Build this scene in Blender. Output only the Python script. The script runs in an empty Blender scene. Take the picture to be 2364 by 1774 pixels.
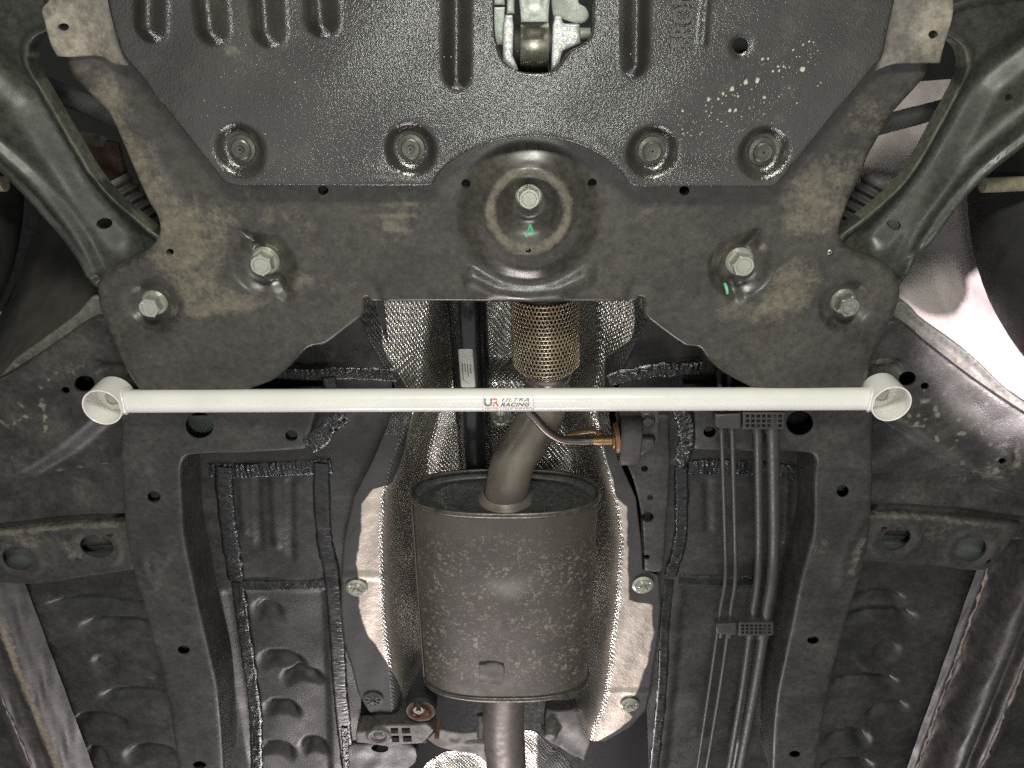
import bpy, bmesh, math, random
import numpy as np
from mathutils import Vector, Matrix
from mathutils.geometry import delaunay_2d_cdt
from mathutils import noise as mnoise

random.seed(7)
rng = np.random.default_rng(11)
scene = bpy.context.scene
COL = scene.collection

# ------------------------------------------------------------------ camera
F, CX, CY = 1776.0, 1182.0, 887.0          # focal length and centre in photograph pixels
TILT = math.radians(27.0)                  # looks up at the car, tipped towards its rear
S, C = math.sin(TILT), math.cos(TILT)
cam_data = bpy.data.cameras.new("camera")
cam = bpy.data.objects.new("camera", cam_data)
COL.objects.link(cam)
cam_data.sensor_width = 36.0
cam_data.lens = F / 2364.0 * 36.0
cam_data.clip_start = 0.01
cam_data.clip_end = 50.0
cam.matrix_world = Matrix(((1, 0, 0, 0), (0, -C, -S, 0), (0, S, -C, 0), (0, 0, 0, 1)))
scene.camera = cam

# ------------------------------------------------------------------ world and lamps (a workshop at night)
world = bpy.data.worlds.new("World")
scene.world = world
world.use_nodes = True
wb = world.node_tree.nodes["Background"]
wb.inputs[0].default_value = (0.90, 0.97, 0.95, 1)
wb.inputs[1].default_value = 0.09

def area(name, loc, target, sx, sy, power, color):
    l = bpy.data.lights.new(name, 'AREA')
    l.shape = 'RECTANGLE'
    l.size, l.size_y = sx, sy
    l.energy = power
    l.color = color
    o = bpy.data.objects.new(name, l)
    COL.objects.link(o)
    o.location = loc
    d = Vector(target) - Vector(loc)
    o.rotation_euler = d.to_track_quat('-Z', 'Y').to_euler()
    return o

area("work_lamp_front", (0.05, -0.80, -0.10), (0, 0.40, 0.85), 0.45, 0.20, 16.0, (1.0, 0.995, 0.88))
area("work_lamp_below", (0.0, 0.09, -0.45), (0, 0.35, 0.85), 0.16, 0.10, 2.9, (0.98, 1.0, 0.92))
area("floor_glow", (0.0, 0.9, -1.15), (0, 0.7, 0.9), 3.2, 2.4, 13.5, (0.99, 0.97, 0.97))
area("wall_lamp_rear", (-0.2, 2.6, 0.05), (0.0, 0.5, 0.85), 1.0, 0.20, 24, (1.0, 0.91, 0.91))
area("added_fill_left", (-2.4, 0.1, -0.2), (-0.5, 0.4, 0.9), 1.0, 0.25, 5, (0.96, 1.0, 0.88))  # invented fill light from the left side, no known source
sl = bpy.data.lights.new("hooded_lamp_right", 'SPOT')      # shines into the right wheel arch
sl.energy = 330
sl.color = (1.0, 0.88, 0.90)
sl.spot_size = math.radians(16)
sl.spot_blend = 0.7
sl.shadow_soft_size = 0.03
slo = bpy.data.objects.new("hooded_lamp_right", sl)
COL.objects.link(slo)
slo.location = (1.25, 0.64, -0.20)
slo.rotation_euler = (Vector((0.645, 0.34, 0.94)) - Vector(slo.location)).to_track_quat('-Z', 'Y').to_euler()

vs_ = scene.view_settings
vs_.view_transform = 'Standard'
vs_.look = 'None'
vs_.exposure = 0.22
vs_.gamma = 1.0
vs_.use_curve_mapping = False
scene.cycles.max_bounces = 8
scene.cycles.sample_clamp_indirect = 3.0
scene.cycles.use_denoising = False

# ------------------------------------------------------------------ projection helpers
def P(px, py, z):
    u, v = (px - CX) / F, (py - CY) / F
    dy, dz = S + v * C, C - v * S
    t = z / dz
    return Vector((u * t, dy * t, z))

def PX(X, Y, Z):
    fwd = Y * S + Z * C
    dn = Y * C - Z * S
    return CX + X / fwd * F, CY + dn / fwd * F

def mpp(py, z):
    return z / (C - (py - CY) / F * S) / F

# ------------------------------------------------------------------ materials
def new_mat(name):
    m = bpy.data.materials.new(name)
    m.use_nodes = True
    nt = m.node_tree
    for n in list(nt.nodes):
        nt.nodes.remove(n)
    out = nt.nodes.new('ShaderNodeOutputMaterial')
    b = nt.nodes.new('ShaderNodeBsdfPrincipled')
    nt.links.new(b.outputs[0], out.inputs[0])
    return m, nt, b

class NT:
    def __init__(self, nt):
        self.nt = nt
        self.tc = nt.nodes.new('ShaderNodeTexCoord').outputs['Object']
    def link(self, a, b):
        self.nt.links.new(a, b)
    def _in(self, sock, val):
        if isinstance(val, (int, float)):
            sock.default_value = val
        elif isinstance(val, tuple):
            sock.default_value = val if len(val) == 4 else (*val, 1)
        else:
            self.link(val, sock)
    def noise(self, scale, detail=4, rough=0.55, stretch=None, dist=0.0):
        n = self.nt.nodes.new('ShaderNodeTexNoise')
        n.inputs['Scale'].default_value = scale
        n.inputs['Detail'].default_value = detail
        n.inputs['Roughness'].default_value = rough
        n.inputs['Distortion'].default_value = dist
        v = self.tc
        if stretch:
            mp = self.nt.nodes.new('ShaderNodeMapping')
            mp.inputs['Scale'].default_value = stretch
            self.link(v, mp.inputs[0])
            v = mp.outputs[0]
        self.link(v, n.inputs['Vector'])
        return n.outputs[0]
    def voronoi(self, scale, feature='F1', out='Distance', stretch=None, rand=1.0, vec=None):
        n = self.nt.nodes.new('ShaderNodeTexVoronoi')
        n.feature = feature
        n.inputs['Scale'].default_value = scale
        n.inputs['Randomness'].default_value = rand
        v = vec or self.tc
        if stretch:
            mp = self.nt.nodes.new('ShaderNodeMapping')
            mp.inputs['Scale'].default_value = stretch
            self.link(v, mp.inputs[0])
            v = mp.outputs[0]
        self.link(v, n.inputs['Vector'])
        return n.outputs[out]
    def ramp(self, x, a, b, lo=0.0, hi=1.0):
        n = self.nt.nodes.new('ShaderNodeMapRange')
        n.interpolation_type = 'SMOOTHSTEP'
        for i, v in ((1, a), (2, b), (3, lo), (4, hi)):
            n.inputs[i].default_value = v
        self.link(x, n.inputs[0])
        return n.outputs[0]
    def math(self, op, a, b=0.0):
        n = self.nt.nodes.new('ShaderNodeMath')
        n.operation = op
        self._in(n.inputs[0], a)
        self._in(n.inputs[1], b)
        return n.outputs[0]
    def mix(self, f, a, b):
        n = self.nt.nodes.new('ShaderNodeMix')
        n.data_type = 'RGBA'
        self._in(n.inputs[0], f)
        self._in(n.inputs[6], a)
        self._in(n.inputs[7], b)
        return n.outputs[2]
    def attr(self, name):
        n = self.nt.nodes.new('ShaderNodeAttribute')
        n.attribute_name = name
        return n.outputs['Fac']
    def bump(self, h, strength, dist, prev=None):
        n = self.nt.nodes.new('ShaderNodeBump')
        n.inputs['Strength'].default_value = strength
        n.inputs['Distance'].default_value = dist
        self.link(h, n.inputs['Height'])
        if prev is not None:
            self.link(prev, n.inputs['Normal'])
        return n.outputs[0]

def coated(name, c1, c2, dust=(0.20, 0.175, 0.115), rough=0.45, fine=700, fstr=0.25, fdist=0.0004,
           mid=0.25, base_dust=0.0, spec=0.5, dust_rough=0.85, wob=0.002):
    """dark coated sheet steel: colour mottling, fine relief, dust where the vertex attribute says so"""
    m, nt, b = new_mat(name)
    N = NT(nt)
    big = N.noise(9, 5, 0.6)
    col = N.mix(N.ramp(big, 0.35, 0.65), c1, c2)
    a = N.attr("dust")
    brk = N.noise(60, 10, 0.74)
    brk2 = N.noise(300, 6, 0.75)
    k = N.math('ADD', N.math('MULTIPLY', brk, 1.15), N.math('MULTIPLY', brk2, 0.55))
    d = N.math('ADD', a, N.math('SUBTRACT', k, 0.85 - base_dust))
    dm = N.ramp(N.math('MULTIPLY', d, N.ramp(N.math('ADD', a, base_dust), 0.0, 0.12)), 0.20, 0.66)
    # a thin uneven film of dust over everything, with small specks
    film = N.ramp(N.noise(15, 9, 0.72), 0.38, 0.75, 0.0, 0.20)
    spk = N.math('MULTIPLY', N.ramp(N.voronoi(120), 0.10, 0.04), N.ramp(N.noise(30, 3), 0.55, 0.65, 0.0, 0.5))
    f = N.math('MAXIMUM', N.math('MULTIPLY', dm, 0.80), N.math('MAXIMUM', film, spk))
    col = N.mix(f, col, dust)
    mott = N.ramp(N.noise(110, 8, 0.75), 0.30, 0.72, 0.62, 1.45)
    mx = nt.nodes.new('ShaderNodeVectorMath'); mx.operation = 'SCALE'
    N.link(col, mx.inputs[0]); N.link(mott, mx.inputs[3])
    nt.links.new(mx.outputs[0], b.inputs['Base Color'])
    r = N.math('ADD', N.math('MULTIPLY', f, dust_rough - rough), N.ramp(N.noise(35, 4), 0.3, 0.7, rough - 0.07, rough + 0.07))
    nt.links.new(r, b.inputs['Roughness'])
    b.inputs['Specular IOR Level'].default_value = spec
    nrm = N.bump(N.noise(fine, 3, 0.6), fstr, fdist)
    nrm = N.bump(N.noise(140, 5, 0.6), mid, 0.0006, nrm)
    nrm = N.bump(N.noise(16, 2, 0.5), 0.3, wob, nrm)
    nt.links.new(nrm, b.inputs['Normal'])
    return m

def simple(name, col, rough=0.5, metal=0.0, var=0.25, nscale=60, bump=0.15, bdist=0.0004, bscale=300, coat=0.0, spec=0.5, col2=None):
    m, nt, b = new_mat(name)
    N = NT(nt)
    c2 = col2 or tuple(x * (1 - var) for x in col)
    c = N.mix(N.ramp(N.noise(nscale, 6, 0.62), 0.32, 0.68), col, c2)
    nt.links.new(c, b.inputs['Base Color'])
    nt.links.new(N.ramp(N.noise(nscale * 2.3, 5), 0.3, 0.7, max(0.03, rough - 0.08), rough + 0.08), b.inputs['Roughness'])
    b.inputs['Metallic'].default_value = metal
    b.inputs['Coat Weight'].default_value = coat
    b.inputs['Specular IOR Level'].default_value = spec
    if bump:
        nt.links.new(N.bump(N.noise(bscale, 4, 0.6), bump, bdist), b.inputs['Normal'])
    return m

M = {}
M['subframe'] = coated("subframe coat", (0.034, 0.031, 0.0275), (0.048, 0.0435, 0.038), dust=(0.145, 0.128, 0.094), rough=0.27, fine=900, fstr=0.15, fdist=0.0003, spec=0.5, mid=0.08, wob=0.0008)
M['tab'] = coated("muddy steel", (0.085, 0.078, 0.067), (0.13, 0.118, 0.10), dust=(0.25, 0.22, 0.18), rough=0.6, base_dust=0.10)
M['arm'] = coated("control arm coat", (0.026, 0.028, 0.024), (0.038, 0.040, 0.034), dust=(0.10, 0.097, 0.075), rough=0.36, fine=800, fstr=0.18, spec=0.4)
M['floor'] = coated("underseal", (0.017, 0.0165, 0.0160), (0.027, 0.0255, 0.0245), dust=(0.125, 0.112, 0.090), rough=0.40, fine=420, fstr=0.5, fdist=0.0006, spec=0.42)
M['rail'] = coated("rail coat", (0.023, 0.022, 0.0212), (0.035, 0.033, 0.0315), dust=(0.14, 0.125, 0.098), rough=0.44, fine=480, fstr=0.45, fdist=0.0005, spec=0.42)
M['outrig'] = coated("scratched underseal", (0.019, 0.018, 0.0175), (0.030, 0.028, 0.027), dust=(0.20, 0.185, 0.15), rough=0.42, fine=420, fstr=0.5, fdist=0.0006, spec=0.42)
M['sill'] = coated("sill underseal", (0.022, 0.020, 0.021), (0.031, 0.028, 0.029), dust=(0.20, 0.168, 0.125), rough=0.42, fine=300, fstr=0.35, fdist=0.0005, wob=0.0003)
M['primer'] = simple("lit panel grey", (0.13, 0.145, 0.132), 0.6, var=0.2)  # raised grey-green paints the openings as lit inside
M['dark'] = simple("cavity shade", (0.010, 0.010, 0.011), 0.7)  # near-black colour paints the shade of deep recesses
M['liner'] = simple("fender liner", (0.50, 0.44, 0.435), 0.8, var=0.35, nscale=14, bump=0.4, bdist=0.001, bscale=160)  # lit copy of the grey liner: lamplight painted in as pale pink
M['liner_shaded'] = simple("fender liner shaded", (0.055, 0.050, 0.042), 0.8, nscale=22, col2=(0.03, 0.028, 0.026), bump=0.4, bdist=0.001, bscale=120)  # shaded copy of the same liner: arch shade painted into the colour
M['lip'] = coated("liner lip", (0.085, 0.085, 0.078), (0.11, 0.108, 0.097), dust=(0.25, 0.23, 0.17), rough=0.6, base_dust=0.05)
M['rubber'] = simple("rubber", (0.022, 0.022, 0.021), 0.62, var=0.35, nscale=40, bump=0.3, bdist=0.0005)
M['rubber_grey'] = simple("dusty rubber", (0.060, 0.053, 0.052), 0.62, var=0.3, nscale=50, bump=0.3)
M['tyre'] = simple("tyre", (0.020, 0.019, 0.018), 0.7, var=0.4, nscale=30, bump=0.25, bdist=0.0006)
M['white'] = simple("white enamel", (0.80, 0.78, 0.74), 0.24, var=0.07, nscale=14, bump=0.06, bdist=0.0003, bscale=140, coat=0.4)
M['zinc'] = simple("zinc plate", (0.50, 0.50, 0.43), 0.30, metal=0.55, var=0.2, nscale=40, bump=0.05, bscale=300)
M['zinc_dull'] = simple("dull zinc", (0.38, 0.38, 0.34), 0.45, metal=0.75, var=0.4, nscale=160, bump=0.2, bscale=900)
M['bolt_dark'] = simple("dusty bolt", (0.12, 0.115, 0.10), 0.4, metal=0.6, var=0.35, nscale=200)
M['cast'] = simple("cast aluminium", (0.42, 0.45, 0.40), 0.48, metal=0.55, var=0.2, nscale=90, bump=0.3, bscale=520, bdist=0.0004)
M['passivated'] = simple("passivated steel", (0.46, 0.43, 0.38), 0.38, metal=0.6, var=0.25, nscale=150, bump=0.25, bscale=420, col2=(0.35, 0.38, 0.40))
M['barrel'] = simple("bush sleeve", (0.58, 0.56, 0.44), 0.34, metal=0.8, var=0.3, nscale=120, bump=0.2, bscale=400)
M['steel'] = simple("grey rod", (0.13, 0.13, 0.125), 0.55, metal=0.2, var=0.3, nscale=40)
M['yellowed'] = simple("yellowed rod", (0.40, 0.37, 0.25), 0.5, metal=0.4, var=0.4, nscale=60)
M['rustred'] = simple("rust primer", (0.085, 0.045, 0.036), 0.75, var=0.4, nscale=40)
M['shaft'] = simple("shaft paint", (0.012, 0.012, 0.013), 0.22, var=0.3, nscale=50, bump=0.05, coat=0.3)
M['paper'] = simple("label paper", (0.72, 0.70, 0.64), 0.55, var=0.05, bump=0.0)
M['ink'] = simple("ink", (0.05, 0.05, 0.055), 0.6, bump=0.0)
M['line'] = simple("coated line", (0.045, 0.043, 0.043), 0.52, var=0.2, nscale=60, bump=0.15)
M['clip'] = simple("clip plastic", (0.040, 0.039, 0.039), 0.48, var=0.2, bump=0.15)
M['rusty'] = simple("rusty cup", (0.20, 0.095, 0.060), 0.7, var=0.5, nscale=90, bump=0.4)
M['copper'] = simple("orange washer", (0.25, 0.11, 0.06), 0.5, var=0.35, nscale=90)
M['bracket'] = coated("cast bracket", (0.060, 0.055, 0.053), (0.085, 0.077, 0.073), dust=(0.17, 0.145, 0.12), rough=0.5, fine=420, fstr=0.4)
M['green'] = simple("green paint pen", (0.05, 0.42, 0.20), 0.45, bump=0.0, var=0.2)
M['splat'] = simple("dried droplets", (0.48, 0.46, 0.38), 0.7, bump=0.0, var=0.3)
M['caulk'] = simple("pale caulk", (0.26, 0.215, 0.19), 0.7, var=0.5, nscale=120, bump=0.6, bdist=0.001)

# skid plate: lumpy glossy black paint that glints
def mk_cover():
    m, nt, b = new_mat("skid plate paint")
    N = NT(nt)
    a = N.attr("dust")
    col = N.mix(N.ramp(N.noise(8, 5), 0.35, 0.65), (0.026, 0.0245, 0.022), (0.038, 0.035, 0.031))
    k = N.math('ADD', a, N.math('SUBTRACT', N.noise(60, 7, 0.68), 0.52))
    f = N.math('MULTIPLY', N.ramp(N.math('MULTIPLY', k, N.ramp(a, 0.0, 0.1)), 0.30, 0.80), 0.8)
    f = N.math('MAXIMUM', f, N.ramp(N.noise(26, 7, 0.7), 0.5, 0.8, 0.0, 0.22))
    nt.links.new(N.mix(f, col, (0.16, 0.145, 0.108)), b.inputs['Base Color'])
    nt.links.new(N.math('ADD', 0.13, N.math('MULTIPLY', f, 0.5)), b.inputs['Roughness'])
    b.inputs['Specular IOR Level'].default_value = 0.9
    h1 = N.noise(760, 3, 0.6)
    h2 = N.voronoi(480, 'F1')
    nrm = N.bump(h1, 0.9, 0.00030)
    nrm = N.bump(h2, 0.8, 0.00022, nrm)
    nrm = N.bump(N.noise(130, 3, 0.6), 0.5, 0.0006, nrm)
    nt.links.new(nrm, b.inputs['Normal'])
    return m
M['cover'] = mk_cover()

M['lightened'] = simple('worn skid plate paint', (0.055, 0.052, 0.046), 0.25, var=0.4, nscale=200, bump=0.5, bscale=600, bdist=0.0005, spec=0.9)  # paler than the plate, painting edge glints into the letters

# embossed aluminium foil shield; 'black' attribute = overspray of underseal
def mk_foil():
    m, nt, b = new_mat("embossed aluminium")
    N = NT(nt)
    a = N.attr("black")
    w = N.math('ADD', a, N.math('MULTIPLY', N.math('SUBTRACT', N.noise(45, 6, 0.6), 0.5), 0.5))
    k = N.ramp(w, 0.40, 0.60)
    al = N.mix(N.ramp(N.noise(24, 5), 0.35, 0.7), (0.62, 0.60, 0.55), (0.44, 0.42, 0.38))
    al = N.mix(N.ramp(N.attr("emboss"), 0.1, 0.6), N.mix(N.ramp(N.noise(60, 7, 0.7), 0.35, 0.7), (0.56, 0.505, 0.44), (0.44, 0.39, 0.335)), al)
    nt.links.new(N.mix(k, al, (0.030, 0.029, 0.028)), b.inputs['Base Color'])
    nt.links.new(N.math('SUBTRACT', 0.92, N.math('MULTIPLY', k, 0.92)), b.inputs['Metallic'])
    e = N.attr("emboss")
    nt.links.new(N.math('ADD', N.math('SUBTRACT', 0.50, N.math('MULTIPLY', N.ramp(e, 0.1, 0.6), 0.24)), N.math('MULTIPLY', k, 0.15)), b.inputs['Roughness'])
    mp = nt.nodes.new('ShaderNodeMapping'); mp.inputs['Rotation'].default_value = (0.5, 0.4, 0.75)
    N.link(N.tc, mp.inputs[0])
    v = N.voronoi(235, 'F1', vec=mp.outputs[0], rand=0.10)
    hgt = N.math('MULTIPLY', N.ramp(v, 0.15, 0.62, 1.0, 0.0), e)
    nrm = N.bump(hgt, 0.9, 0.0013)
    nrm = N.bump(N.noise(420, 3, 0.6), 0.4, 0.0006, nrm)
    nrm = N.bump(N.noise(30, 3, 0.6), 0.45, 0.004, nrm)
    nt.links.new(nrm, b.inputs['Normal'])
    return m
M['foil'] = mk_foil()

def mk_tape():
    m, nt, b = new_mat("seam sealer")
    N = NT(nt)
    nt.links.new(N.mix(N.ramp(N.noise(40, 5), 0.4, 0.7), (0.008, 0.008, 0.008), (0.016, 0.0155, 0.015)), b.inputs['Base Color'])
    g = N.attr("dull")
    nt.links.new(N.math('ADD', N.ramp(N.noise(60, 4), 0.3, 0.7, 0.10, 0.22), N.math('MULTIPLY', g, 0.22)), b.inputs['Roughness'])
    b.inputs['Specular IOR Level'].default_value = 0.7
    hh = N.math('MULTIPLY', N.noise(260, 4, 0.65, dist=1.2), N.math('SUBTRACT', 1.0, N.math('MULTIPLY', g, 1.4)))
    nrm = N.bump(hh, 0.6, 0.0011)
    nt.links.new(nrm, b.inputs['Normal'])
    return m
M['tape'] = mk_tape()

def mk_muffler():
    m, nt, b = new_mat("muffler shell")
    N = NT(nt)
    base = N.mix(N.ramp(N.noise(11, 6, 0.65), 0.35, 0.68), (0.045, 0.0365, 0.030), (0.062, 0.051, 0.042))
    warp = N.noise(120, 3)
    # dried mud spots: two sizes, each with a ragged outline
    nv = nt.nodes.new('ShaderNodeVectorMath'); nv.operation = 'ADD'
    nn = nt.nodes.new('ShaderNodeTexNoise'); nn.inputs['Scale'].default_value = 160
    N.link(N.tc, nn.inputs['Vector'])
    sc = nt.nodes.new('ShaderNodeVectorMath'); sc.operation = 'SCALE'; sc.inputs[3].default_value = 0.010
    N.link(nn.outputs['Color'], sc.inputs[0])
    N.link(N.tc, nv.inputs[0]); N.link(sc.outputs[0], nv.inputs[1])
    def spots(scale, thr, keep):
        d = N.voronoi(scale, 'F1', 'Distance', vec=nv.outputs[0])
        c = N.voronoi(scale, 'F1', 'Color', vec=nv.outputs[0])
        r = nt.nodes.new('ShaderNodeSeparateColor'); N.link(c, r.inputs[0])
        inside = N.ramp(N.math('SUBTRACT', d, N.math('MULTIPLY', r.outputs[0], thr)), -0.06, 0.04, 1.0, 0.0)
        return N.math('MULTIPLY', inside, N.ramp(r.outputs[1], keep, keep + 0.06))
    sp = N.math('MAXIMUM', N.math('MAXIMUM', spots(125, 0.52, 0.40), spots(180, 0.50, 0.35)), spots(300, 0.5, 0.4))
    dens = N.math('MULTIPLY', N.attr("dust"), N.ramp(N.noise(26, 4), 0.34, 0.58, 0.30, 1.0))
    f = N.math('MULTIPLY', sp, N.math('MULTIPLY', dens, N.ramp(N.noise(70, 3), 0.35, 0.65, 0.45, 0.95)))
    col = N.mix(f, base, (0.195, 0.172, 0.14))
    col = N.mix(N.math('MULTIPLY', N.attr("scar"), 0.8), col, (0.20, 0.185, 0.165))
    nt.links.new(col, b.inputs['Base Color'])
    nt.links.new(N.ramp(N.noise(30, 5), 0.3, 0.7, 0.46, 0.60), b.inputs['Roughness'])
    b.inputs['Metallic'].default_value = 0.1
    nrm = N.bump(f, 0.4, 0.0008)
    nrm = N.bump(N.noise(500, 3), 0.2, 0.0004, nrm)
    nt.links.new(nrm, b.inputs['Normal'])
    return m
M['muffler'] = mk_muffler()

def mk_pipe():
    m, nt, b = new_mat("heat tinted pipe")
    N = NT(nt)
    col = N.mix(N.ramp(N.noise(26, 5, 0.6, stretch=(1, 0.4, 1)), 0.35, 0.68), (0.22, 0.188, 0.152), (0.15, 0.128, 0.108))
    col = N.mix(N.ramp(N.noise(9, 3), 0.5, 0.75, 0.0, 0.6), col, (0.16, 0.15, 0.15))
    nt.links.new(col, b.inputs['Base Color'])
    b.inputs['Metallic'].default_value = 0.4
    nt.links.new(N.ramp(N.noise(45, 5), 0.3, 0.7, 0.34, 0.5), b.inputs['Roughness'])
    nt.links.new(N.bump(N.noise(400, 4, 0.65), 0.25, 0.0004), b.inputs['Normal'])
    return m
M['pipe'] = mk_pipe()
M['collar'] = simple("tinted collar", (0.34, 0.20, 0.11), 0.34, metal=0.85, nscale=30, col2=(0.30, 0.30, 0.31), bump=0.1)
M['tail'] = simple("tail pipe", (0.17, 0.145, 0.135), 0.5, metal=0.3, var=0.25, nscale=40, bump=0.2)
M['braid'] = simple("braid wire", (0.46, 0.41, 0.32), 0.28, metal=0.7, var=0.35, nscale=18, bump=0.0, col2=(0.60, 0.48, 0.32))
M['bellows'] = simple("bellows", (0.030, 0.022, 0.018), 0.5, metal=0.3, var=0.3)
M['endplate'] = simple("muffler end plate", (0.040, 0.042, 0.043), 0.36, metal=0.3, nscale=120, col2=(0.075, 0.075, 0.073), bump=0.3, bscale=700)
M['rim'] = simple("muffler rim", (0.12, 0.11, 0.095), 0.36, metal=0.6, var=0.5, nscale=90, bump=0.25)
M['brassy'] = simple("yellow zinc", (0.36, 0.25, 0.10), 0.38, metal=0.8, nscale=60, col2=(0.24, 0.15, 0.08), bump=0.2)
M['rod'] = simple("tinted rod", (0.20, 0.165, 0.13), 0.30, metal=0.8, nscale=28, col2=(0.15, 0.14, 0.14), bump=0.15)
M['sticker'] = simple("sticker foil", (0.80, 0.79, 0.76), 0.30, var=0.03, bump=0.0, coat=0.3)
M['logo_red'] = simple("logo red", (0.78, 0.10, 0.03), 0.35, var=0.05, bump=0.0)
M['logo_grey'] = simple("logo grey", (0.13, 0.105, 0.105), 0.35, nscale=220, col2=(0.25, 0.22, 0.22), bump=0.0)
M['logo_pink'] = simple("logo small print", (0.55, 0.22, 0.20), 0.4, bump=0.0)

# ------------------------------------------------------------------ object helpers
def obj(name, mesh, mat, parent=None):
    o = bpy.data.objects.new(name, mesh)
    COL.objects.link(o)
    if mat is not None and not mesh.materials:
        mesh.materials.append(M[mat] if isinstance(mat, str) else mat)
    if parent is not None:
        root = parent
        o.parent = parent
        o.matrix_parent_inverse = Matrix.Translation(-world_loc(parent))
    return o

def world_loc(o):
    v = Vector(o.location)
    if o.parent is not None:
        v = world_loc(o.parent) + v + o.matrix_parent_inverse.translation
    return v

def thing(name, loc, label, cat, group=None):
    o = bpy.data.objects.new(name, None)
    COL.objects.link(o)
    o.location = loc
    o.empty_display_size = 0.02
    tag(o, label, cat, group)
    return o

def tag(o, label, cat, group=None):
    o["label"] = label
    o["category"] = cat
    if group:
        o["group"] = group
    return o

def struct(o, label=None):
    o["kind"] = "structure"
    if label:
        o["label"] = label
    return o

def mesh_from(name, verts, faces, smooth=True, attrs=None):
    me = bpy.data.meshes.new(name)
    me.from_pydata([tuple(v) for v in verts], [], faces)
    if smooth:
        me.polygons.foreach_set('use_smooth', [True] * len(me.polygons))
    if attrs:
        for k, arr in attrs.items():
            at = me.attributes.new(k, 'FLOAT', 'POINT')
            a = np.zeros(len(verts), dtype=np.float32)
            a[:len(arr)] = arr
            at.data.foreach_set('value', a)
    me.update()
    return me

def crv(pts, closed=True, n=8):
    """smooth curve through pixel points; a third value marks a sharp corner"""
    p = [np.array(q[:2], float) for q in pts]
    sh = [len(q) > 2 for q in pts]
    N_ = len(p)
    out = []
    for i in range(N_ if closed else N_ - 1):
        a, b = p[i], p[(i + 1) % N_]
        L = np.linalg.norm(b - a)
        def tan(j, fwd):
            if sh[j % N_] or (not closed and (j == 0 or j == N_ - 1)):
                return (b - a)
            d = p[(j + 1) % N_] - p[(j - 1) % N_]
            return d / (np.linalg.norm(d) + 1e-9) * L
        m0, m1 = tan(i, True), tan((i + 1) % N_ if closed else i + 1, False)
        for k in range(n):
            t = k / n
            h = (2*t**3 - 3*t*t + 1, t**3 - 2*t*t + t, -2*t**3 + 3*t*t, t**3 - t*t)
            out.append(h[0]*a + h[1]*m0 + h[2]*b + h[3]*m1)
    if not closed:
        out.append(p[-1])
    return [tuple(q) for q in out]

def poly(pts):
    return [tuple(q[:2]) for q in pts]

def to_xy(pts, z):
    return np.array([P(x, y, z)[:2] for x, y in pts])

def resample(xy, sp, closed=True):
    out = []
    n = len(xy)
    for i in range(n if closed else n - 1):
        a, b = xy[i], xy[(i + 1) % n]
        L = np.linalg.norm(b - a)
        k = max(1, int(math.ceil(L / sp)))
        if L < 1e-7:
            continue
        for j in range(k):
            out.append(a + (b - a) * j / k)
    # drop near-duplicates
    res = [out[0]]
    for q in out[1:]:
        if np.linalg.norm(q - res[-1]) > sp * 0.15:
            res.append(q)
    if np.linalg.norm(res[-1] - res[0]) < sp * 0.15:
        res.pop()
    return np.array(res)

def inside(pts, pol):
    x, y = pts[:, 0], pts[:, 1]
    r = np.zeros(len(pts), bool)
    n = len(pol)
    for i in range(n):
        x0, y0 = pol[i]
        x1, y1 = pol[(i + 1) % n]
        if y0 == y1:
            continue
        c = ((y0 > y) != (y1 > y)) & (x < (x1 - x0) * (y - y0) / (y1 - y0) + x0)
        r ^= c
    return r

def dist_seg(pts, pol, closed=True):
    d = np.full(len(pts), 1e9)
    n = len(pol)
    for i in range(n if closed else n - 1):
        a, b = pol[i], pol[(i + 1) % n]
        ab = b - a
        L2 = ab @ ab
        if L2 < 1e-14:
            continue
        t = np.clip(((pts - a) @ ab) / L2, 0, 1)
        d = np.minimum(d, np.hypot(*(pts - (a + t[:, None] * ab)).T))
    return d

def sstep(x):
    x = np.clip(x, 0, 1)
    return x * x * (3 - 2 * x)

# height features (positive = towards the camera) --------------------------------
def dome(px, py, r0, r1, h):
    def f(pts, z0):
        c = np.array(P(px, py, z0)[:2]); s = mpp(py, z0)
        d = np.hypot(*(pts - c).T)
        return h * sstep((r1 * s - d) / ((r1 - r0) * s))
    return f

def ring(px, py, r, w, h):
    def f(pts, z0):
        c = np.array(P(px, py, z0)[:2]); s = mpp(py, z0)
        d = np.abs(np.hypot(*(pts - c).T) - r * s)
        return h * np.cos(np.clip(d / (w * s), 0, 1) * math.pi / 2) ** 2
    return f

def bead(path, w, h, flat=0.0):
    def f(pts, z0):
        q = to_xy(path, z0); s = mpp(path[0][1], z0)
        d = dist_seg(pts, q, False) / (w * s)
        return h * sstep((1 - d) / (1 - flat))
    return f

def scoop(a, b, w, h):
    """pressed dent: a crisp curved front edge, then a floor that slopes back out"""
    def f(pts, z0):
        A, B = np.array(P(*a, z0)[:2]), np.array(P(*b, z0)[:2])
        s = w * mpp(a[1], z0)
        d = B - A; L = np.linalg.norm(d); d = d / L
        r = pts - A
        u = (r @ d) / L
        v = r @ np.array([-d[1], d[0]])
        if d[0] < 0: v = -v
        v = v - s * 0.55 * (2 * u - 1) ** 2 * (np.abs(2*u - 1) > 0)
        e = sstep((u + 0.25) / 0.42) * sstep((1.25 - u) / 0.42)
        return h * e * sstep((v + s) / (0.35 * s)) * (1 - sstep((v + 0.55 * s) / (1.5 * s))) * 1.5
    return f

def pstep(pol, w, h):
    """region raised by h inside a pixel polygon, ramp w px wide outside it"""
    def f(pts, z0):
        q = to_xy(pol, z0); s = mpp(pol[0][1], z0)
        d = dist_seg(pts, q)
        d[inside(pts, q)] = 0
        return h * sstep(1 - d / (w * s))
    return f

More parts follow.
